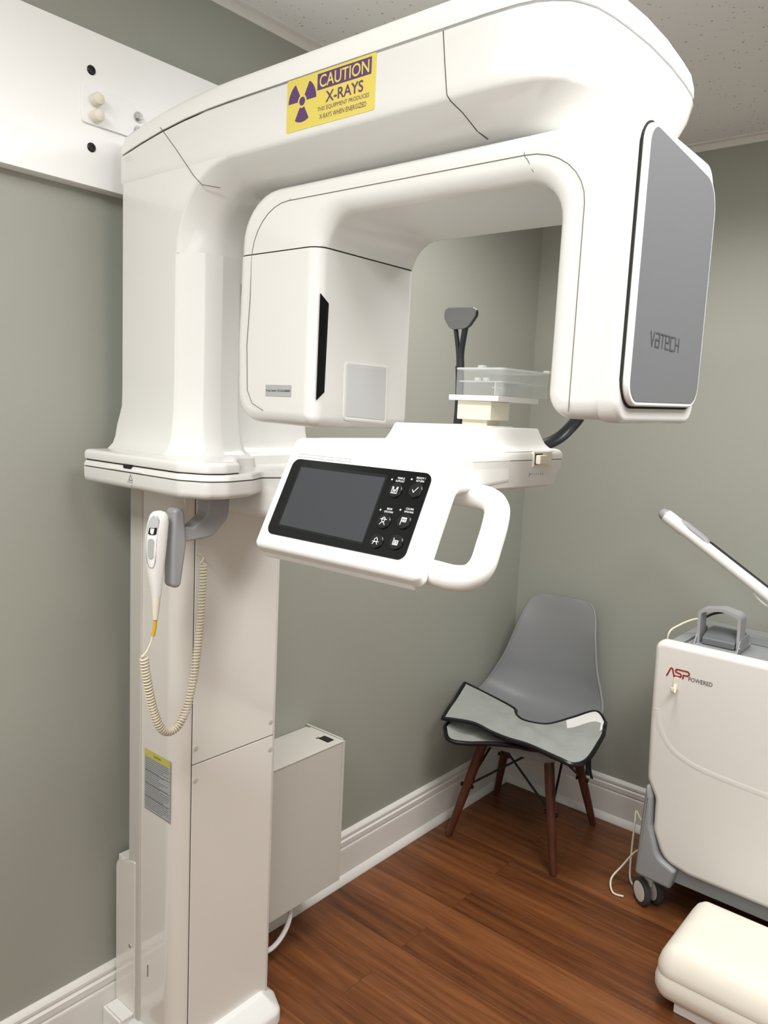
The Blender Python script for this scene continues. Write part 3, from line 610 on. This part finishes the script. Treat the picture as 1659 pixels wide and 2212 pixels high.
# ================================================================== exposure hand switch and its cord
S = thing('exposure_switch', (0.80, 1.205, 1.12), 'white hand-held exposure switch on a coiled cream cord hanging beside the column', 'hand switch')
ax = Vector((0.012, 0, 1)).normalized()
def ring(cx, cy, z, rx, ry, n=24, p=2.4):
    out = []
    for k in range(n):
        a = 2 * math.pi * k / n; c, s_ = math.cos(a), math.sin(a)
        out.append((cx + rx * math.copysign(abs(c) ** (2 / p), c), cy + ry * math.copysign(abs(s_) ** (2 / p), s_), z))
    return out
b = MB(); body = [(1.158, .802, .0085, .0085), (1.175, .8015, .0105, .011), (1.20, .8, .0142, .014), (1.225, .7995, .017, .016), (1.25, .80, .0188, .0175), (1.275, .802, .0192, .018), (1.295, .805, .0178, .0175), (1.308, .8065, .0150, .016), (1.314, .807, .010, .011), (1.316, .807, .003, .003)]
b.rings([ring(x, 1.205, z, rx, ry) for z, x, rx, ry in body], SATIN); b.build('switch_body', S)
BT = [(z, x, rx, ry) for z, x, rx, ry in body]
def sgrip(pts, m, off0, off1):
    """pts (angle in degrees, z) wrapped on the body; 180 = -x, 270 = -y"""
    R = []
    for o in (off0, off1):
        r = []
        for a, z in pts:
            x, rx, ry = interp(BT, z); c, s_ = math.cos(math.radians(a)), math.sin(math.radians(a))
            r.append((x + (rx + o) * math.copysign(abs(c) ** (2 / 2.4), c), 1.205 + (ry + o) * math.copysign(abs(s_) ** (2 / 2.4), s_), z))
        R.append(r)
    b.rings(R, m)
def wrap(a0, a1, z0, z1, n=6, r=0.25):
    P = []
    for k in range(n + 1): P.append((lerp(a0, a1, k / n), z0 + (z1 - z0) * 0.12 * (2 * k / n - 1) ** 4))
    for k in range(1, n): P.append((a1, lerp(z0 + (z1 - z0) * 0.12, z1 - (z1 - z0) * 0.12, k / n)))
    for k in range(n, -1, -1): P.append((lerp(a0, a1, k / n), z1 - (z1 - z0) * 0.10 * (2 * k / n - 1) ** 4))
    for k in range(n - 1, 0, -1): P.append((a0, lerp(z0 + (z1 - z0) * 0.12, z1 - (z1 - z0) * 0.12, k / n)))
    return P
b = MB(); sgrip(wrap(176, 244, 1.214, 1.309), GREY, -0.003, 0.0006); b.build('grip_inlay', S)
b = MB(); sgrip(wrap(192, 228, 1.232, 1.268), LABELG, -0.001, 0.0018); b.build('button', S)
b = MB(); sgrip(wrap(186, 238, 1.275, 1.288), BLACK, -0.002, 0.0009); sgrip(wrap(184, 238, 1.288, 1.307), LABELG, -0.002, 0.0030); b.build('trigger', S)
b = MB(); b.lathe([(0.0088, 0), (0.0085, 0.004), (0.0064, 0.030), (0.0050, 0.045), (0.0045, 0.046)], (0.802, 1.205, 1.160), (-0.03, 0, -1), CREAM, 16); b.build('strain_relief', S)
b = MB(); b.tube(cr([(0.801, 1.205, 1.118), (0.8005, 1.206, 1.10), (0.798, 1.208, 1.083)], 5), 0.0034, YEL, 8); b.build('yellow_sleeve', S)
# coil path
lead = cr([(0.798, 1.208, 1.084), (0.793, 1.209, 1.068), (0.786, 1.210, 1.055), (0.778, 1.212, 1.046)], 5)
coilp = cr([(0.783, 1.214, 1.045), (0.787, 1.215, 1.02), (0.796, 1.216, 0.975), (0.808, 1.218, 0.93), (0.826, 1.221, 0.892), (0.850, 1.226, 0.877), (0.876, 1.232, 0.884), (0.900, 1.240, 0.912), (0.918, 1.247, 0.96), (0.931, 1.252, 1.02), (0.940, 1.256, 1.08), (0.948, 1.262, 1.14), (0.953, 1.266, 1.19)], 12)
def coil(path, turns, rc, rw, m):
    P = path; Ls = [0]
    for i in range(1, len(P)): Ls.append(Ls[-1] + (P[i] - P[i - 1]).length)
    tot = Ls[-1]; per = 11; N = int(turns * per); pts = []; prev = None; i = 0
    for k in range(N + 1):
        s_ = tot * k / N
        while i < len(P) - 2 and Ls[i + 1] < s_: i += 1
        f = (s_ - Ls[i]) / max(1e-9, Ls[i + 1] - Ls[i]); c = P[i].lerp(P[i + 1], f); t_ = (P[i + 1] - P[i]).normalized()
        g = Vector((0, 1, 0)) if prev is None else prev
        u = (g - t_ * g.dot(t_)).normalized(); prev = u; q = t_.cross(u); a = 2 * math.pi * k / per
        pts.append(c + (u * math.cos(a) + q * math.sin(a)) * rc)
    return pts
cpts = coil(coilp, 88, 0.0068, 0.0023, CORD)
b = MB(); b.tube(lead + cpts + [Vector((0.957, 1.272, 1.200)), Vector((0.966, 1.290, 1.204)), Vector((0.978, 1.324, 1.200))], 0.00215, CORD, 6); b.build('coiled_cord', S)

# ================================================================== control box on the wall
K = thing('control_box', (1.45, WY, 0.145), 'grey steel control box hung low on the wall behind the white column', 'control box')
b = MB(); b.box((1.235, 1.415, 0.147), (1.563, 1.565, 0.574), BOXM, 0.002); b.build('cabinet', K)
b = MB(); b.box((1.233, 1.4135, 0.574), (1.565, 1.548, 0.5775), BOXM, 0.001); b.box((1.556, 1.412, 0.15), (1.5655, 1.416, 0.5775), BOXM, 0.0008); b.box((1.560, 1.42, 0.5765), (1.5655, 1.566, 0.5815), BOXM, 0.0008); b.build('lid', K)
b = MB(); b.box((1.519, 1.436, 0.577), (1.544, 1.474, 0.5795), BLACK, 0.001); b.box((1.514, 1.474, 0.577), (1.526, 1.481, 0.5785), CHROME, 0.0005); b.build('power_socket', K)
cbl = MB(); cbl.tube(cr([(1.42, 1.50, 0.146), (1.43, 1.475, 0.115), (1.40, 1.45, 0.075), (1.34, 1.44, 0.045), (1.285, 1.455, 0.04), (1.260, 1.48, 0.05)], 8), 0.007, SATIN, 8)
tag(cbl.build('power_cable'), 'white cable sagging from under the grey control box to the column', 'cable')

def cinterp(tab, t):
    n = len(tab)
    for i in range(n - 1):
        if t <= tab[i + 1][0] + 1e-9:
            a, b_, c, d = tab[max(i - 1, 0)], tab[i], tab[i + 1], tab[min(i + 2, n - 1)]; h = c[0] - b_[0]; k = (t - b_[0]) / h; out = []
            for q in range(1, len(b_)):
                m0 = (c[q] - a[q]) / max(1e-6, c[0] - a[0]) * h; m1 = (d[q] - b_[q]) / max(1e-6, d[0] - b_[0]) * h
                out.append((2 * k ** 3 - 3 * k * k + 1) * b_[q] + (k ** 3 - 2 * k * k + k) * m0 + (-2 * k ** 3 + 3 * k * k) * c[q] + (k ** 3 - k * k) * m1)
            return out
    return list(tab[-1][1:])
# ================================================================== chair
yaw = math.radians(180 + 6.9)
CHT = Matrix.Translation((2.432, 1.295, 0)) @ Matrix.Rotation(math.radians(90 + 6.9), 4, 'Z')
# local frame: +y = facing direction, x = sideways
CR = thing('shell_chair', (2.432, 1.295, 0), 'grey moulded plastic shell chair with dark wooden legs in the room corner', 'chair')
prof = [(0.0, .238, .400, .150, .000, .000), (0.03, .243, .418, .185, .000, .000), (0.08, .228, .432, .208, .006, .0), (0.2, .150, .432, .226, .030, .0), (0.35, .03, .417, .232, .048, .0), (0.5, -.085, .417, .232, .062, .015), (0.6, -.150, .447, .226, .050, .045), (0.7, -.186, .520, .208, .02, .055), (0.8, -.205, .61, .180, .0, .05), (0.9, -.226, .72, .152, .0, .035), (0.95, -.240, .778, .138, .0, .020), (0.975, -.247, .806, .127, .0, .012), (0.99, -.252, .823, .113, .0, .006), (0.997, -.2545, .830, .096, .0, .003), (1.0, -.256, .832, .078, .0, .0)]
b = MB(); b.T = CHT; NV, NU = 90, 28; G = []
for i in range(NV + 1):
    y, z, hw_, dz, dy = cinterp(prof, 1 - (1 - i / NV) ** 1.35); row = []
    for j in range(NU + 1):
        u = -1 + 2 * j / NU; e = abs(u) ** 2.2
        row.append(Vector((hw_ * u, y + dy * e, z + dz * e)))
    G.append(row)
def sheet(b, G, th, m, mf=None):
    nv, nu = len(G), len(G[0]); N = []
    for i in range(nv):
        r = []
        for j in range(nu):
            a = G[min(i + 1, nv - 1)][j] - G[max(i - 1, 0)][j]; c = G[i][min(j + 1, nu - 1)] - G[i][max(j - 1, 0)]
            n_ = a.cross(c); r.append(n_.normalized() if n_.length > 1e-9 else Vector((0, 0, 1)))
        N.append(r)
    A = [[b.v(G[i][j] + N[i][j] * th / 2) for j in range(nu)] for i in range(nv)]
    B = [[b.v(G[i][j] - N[i][j] * th / 2) for j in range(nu)] for i in range(nv)]
    for i in range(nv - 1):
        for j in range(nu - 1):
            b.f([A[i][j], A[i][j + 1], A[i + 1][j + 1], A[i + 1][j]], mf(i, j) if mf else m); b.f([B[i][j], B[i + 1][j], B[i + 1][j + 1], B[i][j + 1]], mf(i, j) if mf else m)
    for i in range(nv - 1):
        b.f([A[i][0], A[i + 1][0], B[i + 1][0], B[i][0]], m); b.f([A[i][-1], B[i][-1], B[i + 1][-1], A[i + 1][-1]], m)
    for j in range(nu - 1):
        b.f([A[0][j], B[0][j], B[0][j + 1], A[0][j + 1]], m); b.f([A[-1][j], A[-1][j + 1], B[-1][j + 1], B[-1][j]], m)
sheet(b, G, 0.009, SHELL)
rim = [G[i][0] for i in range(NV + 1)] + [G[-1][j] for j in range(NU + 1)] + [G[i][-1] for i in range(NV, -1, -1)] + [G[0][j] for j in range(NU, -1, -1)]
rr = [rim[0]]
for p in rim[1:]:
    if (p - rr[-1]).length > 1e-4: rr.append(p)
if (rr[0] - rr[-1]).length < 1e-4: rr.pop()
b.tube(rr, 0.0058, SHELL, 10, closed=True); b.build('shell', CR, angle=60)
feet = {}
for sx in (-1, 1):
    for sy in (-1, 1):
        b = MB(); b.T = CHT; A = Vector((sx * 0.200, sy * 0.204, 0)); B_ = Vector((sx * 0.118, sy * 0.112, 0.375)); feet[(sx, sy)] = (A, B_)
        d = (B_ - A).normalized(); b.tube([A, A + d * 0.01, A.lerp(B_, 0.35), A.lerp(B_, 0.7), B_], [0.0095, 0.0125, 0.0155, 0.0175, 0.0175], WOODLEG, 14); b.build('leg', CR)
b = MB(); b.T = CHT
def leg(s, t_): a, c = feet[s]; return a.lerp(c, t_)
for sx in (-1, 1):
    b.tube([leg((sx, 1), 0.50), Vector((sx * 0.115, -0.09, 0.392))], 0.0042, WIRE, 8); b.tube([leg((sx, -1), 0.50), Vector((sx * 0.115, 0.09, 0.392))], 0.0042, WIRE, 8)
for sy in (-1, 1):
    b.tube([leg((1, sy), 0.50), Vector((-0.10, sy * 0.105, 0.392))], 0.0042, WIRE, 8); b.tube([leg((-1, sy), 0.50), Vector((0.10, sy * 0.105, 0.392))], 0.0042, WIRE, 8)
for sx in (-1, 1):
    for sy in (-1, 1):
        c = leg((sx, sy), 0.5); b.lathe([(0.005, -0.024), (0.008, -0.022), (0.008, -0.018), (0.005, -0.017), (0.005, 0.018), (0.008, 0.019), (0.008, 0.024), (0, 0.024)], c, (1, 0, 0), WIRE, 8)
        b.tube([Vector((sx * 0.115, sy * 0.09, 0.388)), Vector((sx * 0.118, sy * 0.112, 0.37))], 0.012, WIRE, 8); b.tube([Vector((sx * 0.115, sy * 0.105, 0.39)), Vector((sx * 0.112, sy * 0.10, 0.418))], 0.011, WIRE, 8)
b.tube([Vector((-0.115, -0.09, 0.392)), Vector((-0.115, 0.09, 0.392)), Vector((0.115, 0.09, 0.392)), Vector((0.115, -0.09, 0.392))], 0.005, WIRE, 8, closed=True)
b.build('wire_brace', CR)

# ================================================================== apron folded on the chair seat
AP = thing('protective_apron', (2.30, 1.25, 0.455), 'folded grey protective apron with black edging lying on the chair seat', 'apron')
U = [(2.345, 1.530, .522), (2.385, 1.450, .488), (2.366, 1.331, .476), (2.330, 1.300, .472), (2.310, 1.255, .469), (2.326, 1.195, .469), (2.362, 1.167, .471), (2.435, 1.133, .481), (2.510, 1.084, .497), (2.470, 1.03, .484)]
Lw = [(2.115, 1.460, .472), (2.150, 1.365, .474), (2.150, 1.290, .466), (2.150, 1.225, .463), (2.157, 1.165, .463), (2.150, 1.112, .464), (2.142, 1.030, .461), (2.150, 0.985, .456), (2.215, 0.968, .460), (2.385, 0.998, .478)]
def quad_sheet(name, U, Lw, parent, m, lift=0.0, wr=0.003, sag=0.008, mf=None):
    Uc = cr(U, 6); Lc = cr(Lw, 6); n = len(Uc); G = []
    mid = [u.lerp(l, 0.5) for u, l in zip(Uc, Lc)]
    for i in range(13):
        v = i / 12; row = []
        for j in range(n):
            p = Lc[j].lerp(Uc[j], v)
            p.z += lift + wr * (math.sin(9 * v + 0.37 * j) + 0.8 * math.sin(5 * v - 0.61 * j + 1)) * math.sin(math.pi * v) + sag * math.sin(math.pi * v) * math.sin(math.pi * j / (n - 1))
            row.append(p)
        G.append(row)
    b = MB(); sheet(b, G, 0.008, m, mf); ob = b.build(name, parent, angle=60)
    edge = [G[0][j] for j in range(n)] + [G[i][-1] for i in range(1, 13)] + [G[-1][j] for j in range(n - 2, -1, -1)] + [G[i][0] for i in range(11, 0, -1)]
    e2 = [edge[0]]
    for p in edge[1:]:
        if (p - e2[-1]).length > 2e-3: e2.append(p)
    b = MB(); b.tube(e2, 0.0078, BLACK, 8, closed=True); b.build('black_edging', ob)
    return ob
NJ = 6 * (len(U) - 1)
quad_sheet('front_layer', U, Lw, AP, FABRIC, mf=lambda i, j: SATIN if ((i >= 9 and NJ * 0.74 < j < NJ * 0.93) or (i >= 6 and j >= NJ * 0.93)) else FABRIC)
U2 = [(2.22, 1.46, .462), (2.30, 1.40, .455), (2.32, 1.32, .450), (2.33, 1.24, .448), (2.36, 1.16, .448), (2.47, 1.10, .472), (2.495, 1.055, .478)]
L2 = [(2.118, 1.452, .444), (2.082, 1.408, .422), (2.110, 1.352, .418), (2.142, 1.290, .428), (2.170, 1.210, .438), (2.190, 1.120, .447), (2.33, 1.02, .455)]
quad_sheet('back_layer', U2, L2, AP, FABRIC, sag=0.0)
b = MB(); b.tube(cr([(2.262, 0.985, .440), (2.240, 0.972, .418), (2.222, 0.955, .398)], 4), 0.009, BLACK, 8, flat=(1, 0.3), up=(1, 0, 0)); b.tube(cr([(2.262, 0.990, .440), (2.255, 0.985, .41), (2.25, 0.982, .388)], 4), 0.008, BLACK, 8, flat=(1, 0.3), up=(0, 1, 0)); b.build('strap', AP)

# ================================================================== white equipment cart
CT = thing('equipment_cart', (2.48, 0.35, 0), 'white equipment cart on casters against the wall right of the chair', 'cart')
CE = -0.08   # far end of the cart, out of the photo
b = MB(); b.box((2.305, CE, 0.13), (2.70, 0.805, 0.845), CARTG, 0.02, 3)
b.box((2.305, CE, 0.835), (2.70, 0.800, 0.858), CARTG, 0.008)
b.box((2.30, CE + 0.05, 0.125), (2.32, 0.76, 0.18), CARTG, 0.004); BDY = b.build('cart_body', CT)
pp = rpoly([(0.818, 0.870, 0.028), (0.812, 0.60, 0), (0.805, 0.43, 0.05), (0.775, 0.375, 0.05), (0.772, 0.275, 0.06), (0.735, 0.190, 0.07), (0.655, 0.172, 0.06), (CE + 0.03, 0.172, 0.05), (CE, 0.30, 0.05), (CE, 0.870, 0.028)], 8)
b = MB(); b.prism(pp, 'x', 2.278, 2.330, CARTW, 0.018, 4); FP = b.build('front_panel', CT)
ridge = cr([(2.2790, 0.790, 0.66), (2.2790, 0.782, 0.615), (2.2790, 0.757, 0.567), (2.2790, 0.712, 0.533), (2.2790, 0.629, 0.512), (2.2790, 0.466, 0.501), (2.2790, 0.25, 0.498), (2.2790, 0.0, 0.497)], 6)
b = MB(); b.tube(ridge, 0.011, CARTW, 12, flat=(0.16, 1), up=(1, 0, 0)); b.build('moulded_ridge', FP)
b = MB(); b.prism(rpoly([(0.800, 0.438, 0.02), (0.806, 0.30, 0.02), (0.812, 0.118, 0.012), (0.70, 0.112, 0.01), (0.688, 0.176, 0.01), (0.745, 0.20, 0.04), (0.775, 0.29, 0.03), (0.780, 0.38, 0.02)], 6), 'x', 2.268, 2.36, CARTG, 0.012, 4); b.build('corner_guard', CT)
b = MB(); b.prism(rpoly([(CE, 0.438, 0.02), (CE, 0.118, 0.012), (CE + 0.11, 0.112, 0.01), (CE + 0.12, 0.176, 0.01), (CE + 0.04, 0.26, 0.03)], 6), 'x', 2.268, 2.36, CARTG, 0.012, 4); b.build('corner_guard', CT)
# top tray rim
b = MB()
for lo, hi in (((2.33, 0.752, 0.858), (2.52, 0.760, 0.866)), ((2.505, CE + 0.04, 0.858), (2.52, 0.76, 0.884))): b.box(lo, hi, CARTG, 0.003)
b.build('top_tray', CT)
for k, (x, y) in enumerate(((2.335, 0.785), (2.63, 0.785), (2.335, CE + 0.05), (2.63, CE + 0.05))):
    b = MB(); b.box((x - 0.012, y - 0.014, 0.06), (x + 0.02, y + 0.014, 0.125), SATIN, 0.006)
    cs = b.build('caster', CT)
    for dy in (-0.022, 0.022):
        b = MB(); xx = x - dy * 0.8; yy = y + dy * 0.6
        b.lathe([(0.030, -0.0105), (0.039, -0.0095), (0.043, -0.006), (0.043, 0.006), (0.039, 0.0095), (0.030, 0.0105)], (xx, yy, 0.043), (-0.8, 0.6, 0), RUBBER, 26)
        b.lathe([(0.0, -0.0125), (0.024, -0.0122), (0.031, -0.0105), (0.031, 0.0105), (0.024, 0.0122), (0, 0.0125)], (xx, yy, 0.043), (-0.8, 0.6, 0), SATIN, 22); b.build('wheel', cs)
# lettering on the front
b = MB(); O = Vector((2.2776, 0.773, 0.7695)); sw = 0.0042
def A(pts, wd=sw): b.stroke(O, RI, UP, pts, wd, RED, 0.0006)
A([(0, 0), (0.0095, 0.0235), (0.0125, 0.0255), (0.0155, 0.0235), (0.0215, 0.003), (0.024, 0.0)]);
A([(0.046, 0.0255), (0.028, 0.0255), (0.0245, 0.0215), (0.0265, 0.0165), (0.040, 0.0135), (0.0425, 0.009), (0.040, 0.0045), (0.0245, 0.0045)])
A([(0.036, 0.0255), (0.060, 0.0255), (0.0645, 0.0215), (0.0645, 0.0165), (0.060, 0.0125), (0.0485, 0.0125), (0.0475, 0.002)])
b.text('POWERED', O + Vector((0, -0.064, -0.001)), RI, UP, 0.068, 0.0125, INK, 0.0006); b.build('front_lettering', FP)
# hook
HK = MB(); HK.prism(rpoly([(0.752, 0.772, 0.007), (0.736, 0.772, 0.007), (0.735, 0.730, 0.007), (0.751, 0.730, 0.007)], 5), 'x', 2.2735, 2.2785, CREAM, 0.001)
HK.tube(cr([(2.272, 0.7435, 0.748), (2.266, 0.7435, 0.733), (2.258, 0.7435, 0.7285), (2.250, 0.7435, 0.734), (2.249, 0.7435, 0.745)], 5), 0.005, CREAM, 8, up=(0, 1, 0), flat=(1.2, 0.6))
tag(HK.build('adhesive_hook'), 'small cream adhesive hook stuck on the cart front below red lettering', 'hook')
# light wand rising from the cart
b = MB(); p0 = Vector((2.45, 0.893, 1.232)); p1 = Vector((2.45, 0.565, 1.030)); d = (p1 - p0).normalized()
b.tube([p0 + d * 0.012, p0 + d * 0.03, p0 + d * 0.08, p0 + d * 0.10, p1, p1 + d * 0.10], [0.0205, 0.0215, 0.0205, 0.018, 0.018, 0.018], SATIN, 18)
b.tube(cr([p1 + d * 0.09, p1 + d * 0.13 + Vector((0, 0, -0.02)), Vector((2.45, 0.42, 0.90)), Vector((2.45, 0.42, 0.85))], 5), 0.018, SATIN, 14)
b.tube([p1 + d * 0.02, p1 + d * 0.04], 0.0215, SATIN, 18)
WD = b.build('articulated_wand', CT)
b = MB(); b.lathe([(0.020, 0.014), (0.0195, 0.008), (0.017, -0.002), (0.010, -0.009), (0, -0.011)], p0, d, GREY, 18); b.build('end_cap', WD)
nu = Vector((0, -d.z, d.y)); nu = nu if nu.z > 0 else -nu
b = MB(); b.tube([p0 + d * 0.065 + nu * 0.010, p0 + d * 0.075 + nu * 0.014, p0 + d * 0.15 + nu * 0.013, p0 + d * 0.165 + nu * 0.008], 0.013, GREY, 12); b.build('control_cover', WD)
b = MB(); b.tube([p0 + d * 0.155 + nu * 0.016, p0 + d * 0.175 + nu * 0.0185, p0 + d * 0.36 + nu * 0.0185, p1 + d * 0.03 + nu * 0.018], 0.0045, BLACK, 8); b.build('black_strip', WD)
b = MB(); b.tube(cr([p0 + d * 0.01 - nu * 0.021, p0 + d * 0.03 - nu * 0.0275, p0 + d * 0.06 - nu * 0.0265, p0 + d * 0.085 - nu * 0.02], 4), 0.003, CLEAR, 8); b.build('wand_clip', WD)
b = MB(); b.tube(cr([p1 - d * 0.03 - nu * 0.019, p1 - d * 0.01 - nu * 0.026, p1 + d * 0.02 - nu * 0.026, p1 + d * 0.03 - nu * 0.02], 4), 0.0035, SATIN, 8); b.build('wand_clip', WD)

# ================================================================== foot pedal stored on the cart
FPD = thing('foot_pedal', (2.40, 0.665, 0.858), 'grey foot pedal with an arched guard standing on top of the white cart', 'foot pedal')
b = MB(); pts = []
outer = rpoly([(0.722, 0.860, 0), (0.726, 0.970, 0.018), (0.660, 0.983, 0.05), (0.604, 0.972, 0.020), (0.600, 0.860, 0)], 7)
inner = rpoly([(0.713, 0.860, 0), (0.7175, 0.961, 0.014), (0.660, 0.974, 0.05), (0.612, 0.963, 0.016), (0.609, 0.860, 0)], 7)
n = len(outer)
R = [[(2.355 + (0.0 if k == 0 else 0.055), y, z) for y, z in pl] for pl in (outer, inner) for k in (0, 1)]
V = [[b.v(c) for c in r] for r in R]
for i in range(n - 1):
    b.f([V[0][i], V[0][i + 1], V[1][i + 1], V[1][i]], GREY); b.f([V[2][i], V[3][i], V[3][i + 1], V[2][i + 1]], GREY)
    b.f([V[0][i], V[2][i], V[2][i + 1], V[0][i + 1]], GREY); b.f([V[1][i], V[1][i + 1], V[3][i + 1], V[3][i]], GREY)
for i in (0, n - 1): b.f([V[0][i], V[1][i], V[3][i], V[2][i]], GREY)
b.build('guard', FPD)
b = MB(); b.box((2.335, 0.600, 0.858), (2.48, 0.724, 0.867), CARTG, 0.003)
for y in (0.601, 0.723): b.prism(rpoly([(2.335, 0.862, 0.002), (2.45, 0.862, 0.002), (2.45, 0.905, 0.01), (2.36, 0.900, 0.012)], 4), 'y', y - 0.002, y + 0.002, CARTG, 0.0008)
b.build('pedal_base', FPD)
b = MB(); b.prism(rpoly([(2.350, 0.868, 0.004), (2.47, 0.872, 0.004), (2.47, 0.905, 0.02), (2.40, 0.908, 0.03), (2.350, 0.888, 0.006)], 6), 'y', 0.612, 0.706, mat('pedal_grey', (104, 108, 110), 0.4), 0.004, 3); b.build('treadle', FPD)
for y in (0.5985, 0.7255):
    for x, z in ((2.352, 0.876), (2.372, 0.868)):
        b = MB(); b.lathe([(0.0035, 0), (0.0035, 0.0015), (0, 0.002)], (x, y, z), (0, -1 if y < 0.65 else 1, 0), CHROME, 10); b.build('screw', FPD)
b = MB(); b.tube(cr([(2.487, 0.630, 0.890), (2.487, 0.645, 0.930), (2.488, 0.675, 0.945), (2.49, 0.715, 0.935), (2.492, 0.745, 0.915)], 6), 0.004, BLACK, 8)
tag(b.build('black_cable'), 'short black cable looping behind the grey foot pedal', 'cable')
b = MB(); b.tube(cr([(2.49, 0.748, 0.912), (2.47, 0.775, 0.905), (2.43, 0.800, 0.89), (2.39, 0.817, 0.868), (2.40, 0.822, 0.80)], 6), 0.0032, CORD, 8)
tag(b.build('pale_cable'), 'thin pale cable draped over the left edge of the cart top', 'cable')
b = MB(); b.tube(cr([(2.46, 0.812, 0.70), (2.47, 0.84, 0.715), (2.50, 0.865, 0.69), (2.52, 0.885, 0.60), (2.53, 0.895, 0.52), (2.53, 0.885, 0.46), (2.50, 0.845, 0.41), (2.48, 0.812, 0.40)], 6), 0.0028, GREY, 8); b.tube(cr([(2.46, 0.812, 0.64), (2.48, 0.845, 0.66), (2.51, 0.875, 0.70), (2.49, 0.85, 0.73), (2.46, 0.812, 0.72)], 6), 0.0028, GREY, 8)
tag(b.build('hanging_cable'), 'thin grey cable looping down the side of the cart beside the wall', 'cable')
b = MB(); b.tube(cr([(2.36, 0.815, 0.16), (2.37, 0.85, 0.13), (2.36, 0.885, 0.07), (2.33, 0.905, 0.03), (2.30, 0.885, 0.006), (2.305, 0.85, 0.005)], 6), 0.0032, CORD, 8)
b.tube(cr([(2.42, 0.815, 0.22), (2.45, 0.865, 0.20), (2.47, 0.895, 0.215), (2.44, 0.885, 0.19), (2.42, 0.880, 0.10), (2.40, 0.870, 0.02), (2.38, 0.845, 0.004)], 6), 0.0032, CORD, 8)
tag(b.build('floor_cable'), 'pale cable trailing onto the floor beside the left caster of the cart', 'cable')
b = MB(); b.box((2.45, 0.805, 0.50), (2.49, 0.828, 0.545), BLACK, 0.004); b.build('side_latch', CT)

# ================================================================== foam step in the right foreground
ST = thing('padded_cushion', (2.05, 0.25, 0.03), 'cream padded block with rounded edges lying on the floor in front of the cart', 'cushion')
ybk = 0.615; yft = -0.45
sp_ = rpoly([(1.905, ybk, 0.05), (1.905, yft, 0.05), (2.235, yft, 0.05), (2.235, ybk, 0.05)], 8)
b = MB(); b.layers(sp_, 'z', [(0.026, 0.045), (0.028, 0.028), (0.038, 0.010), (0.055, 0.001), (0.075, 0.000), (0.093, 0.004), (0.098, 0.0065), (0.103, 0.004), (0.118, 0.005), (0.140, 0.011), (0.160, 0.022), (0.172, 0.036), (0.178, 0.052), (0.181, 0.075)], STEPM); b.build('cushion_body', ST)
b = MB(); b.box((1.93, 0.30, 0.0), (1.965, 0.555, 0.030), SATIN, 0.003); b.box((1.925, -0.2, 0.0), (1.965, 0.26, 0.034), SATIN, 0.003); b.box((2.17, -0.2, 0.0), (2.21, 0.55, 0.030), SATIN, 0.003); b.build('base_strip', ST)
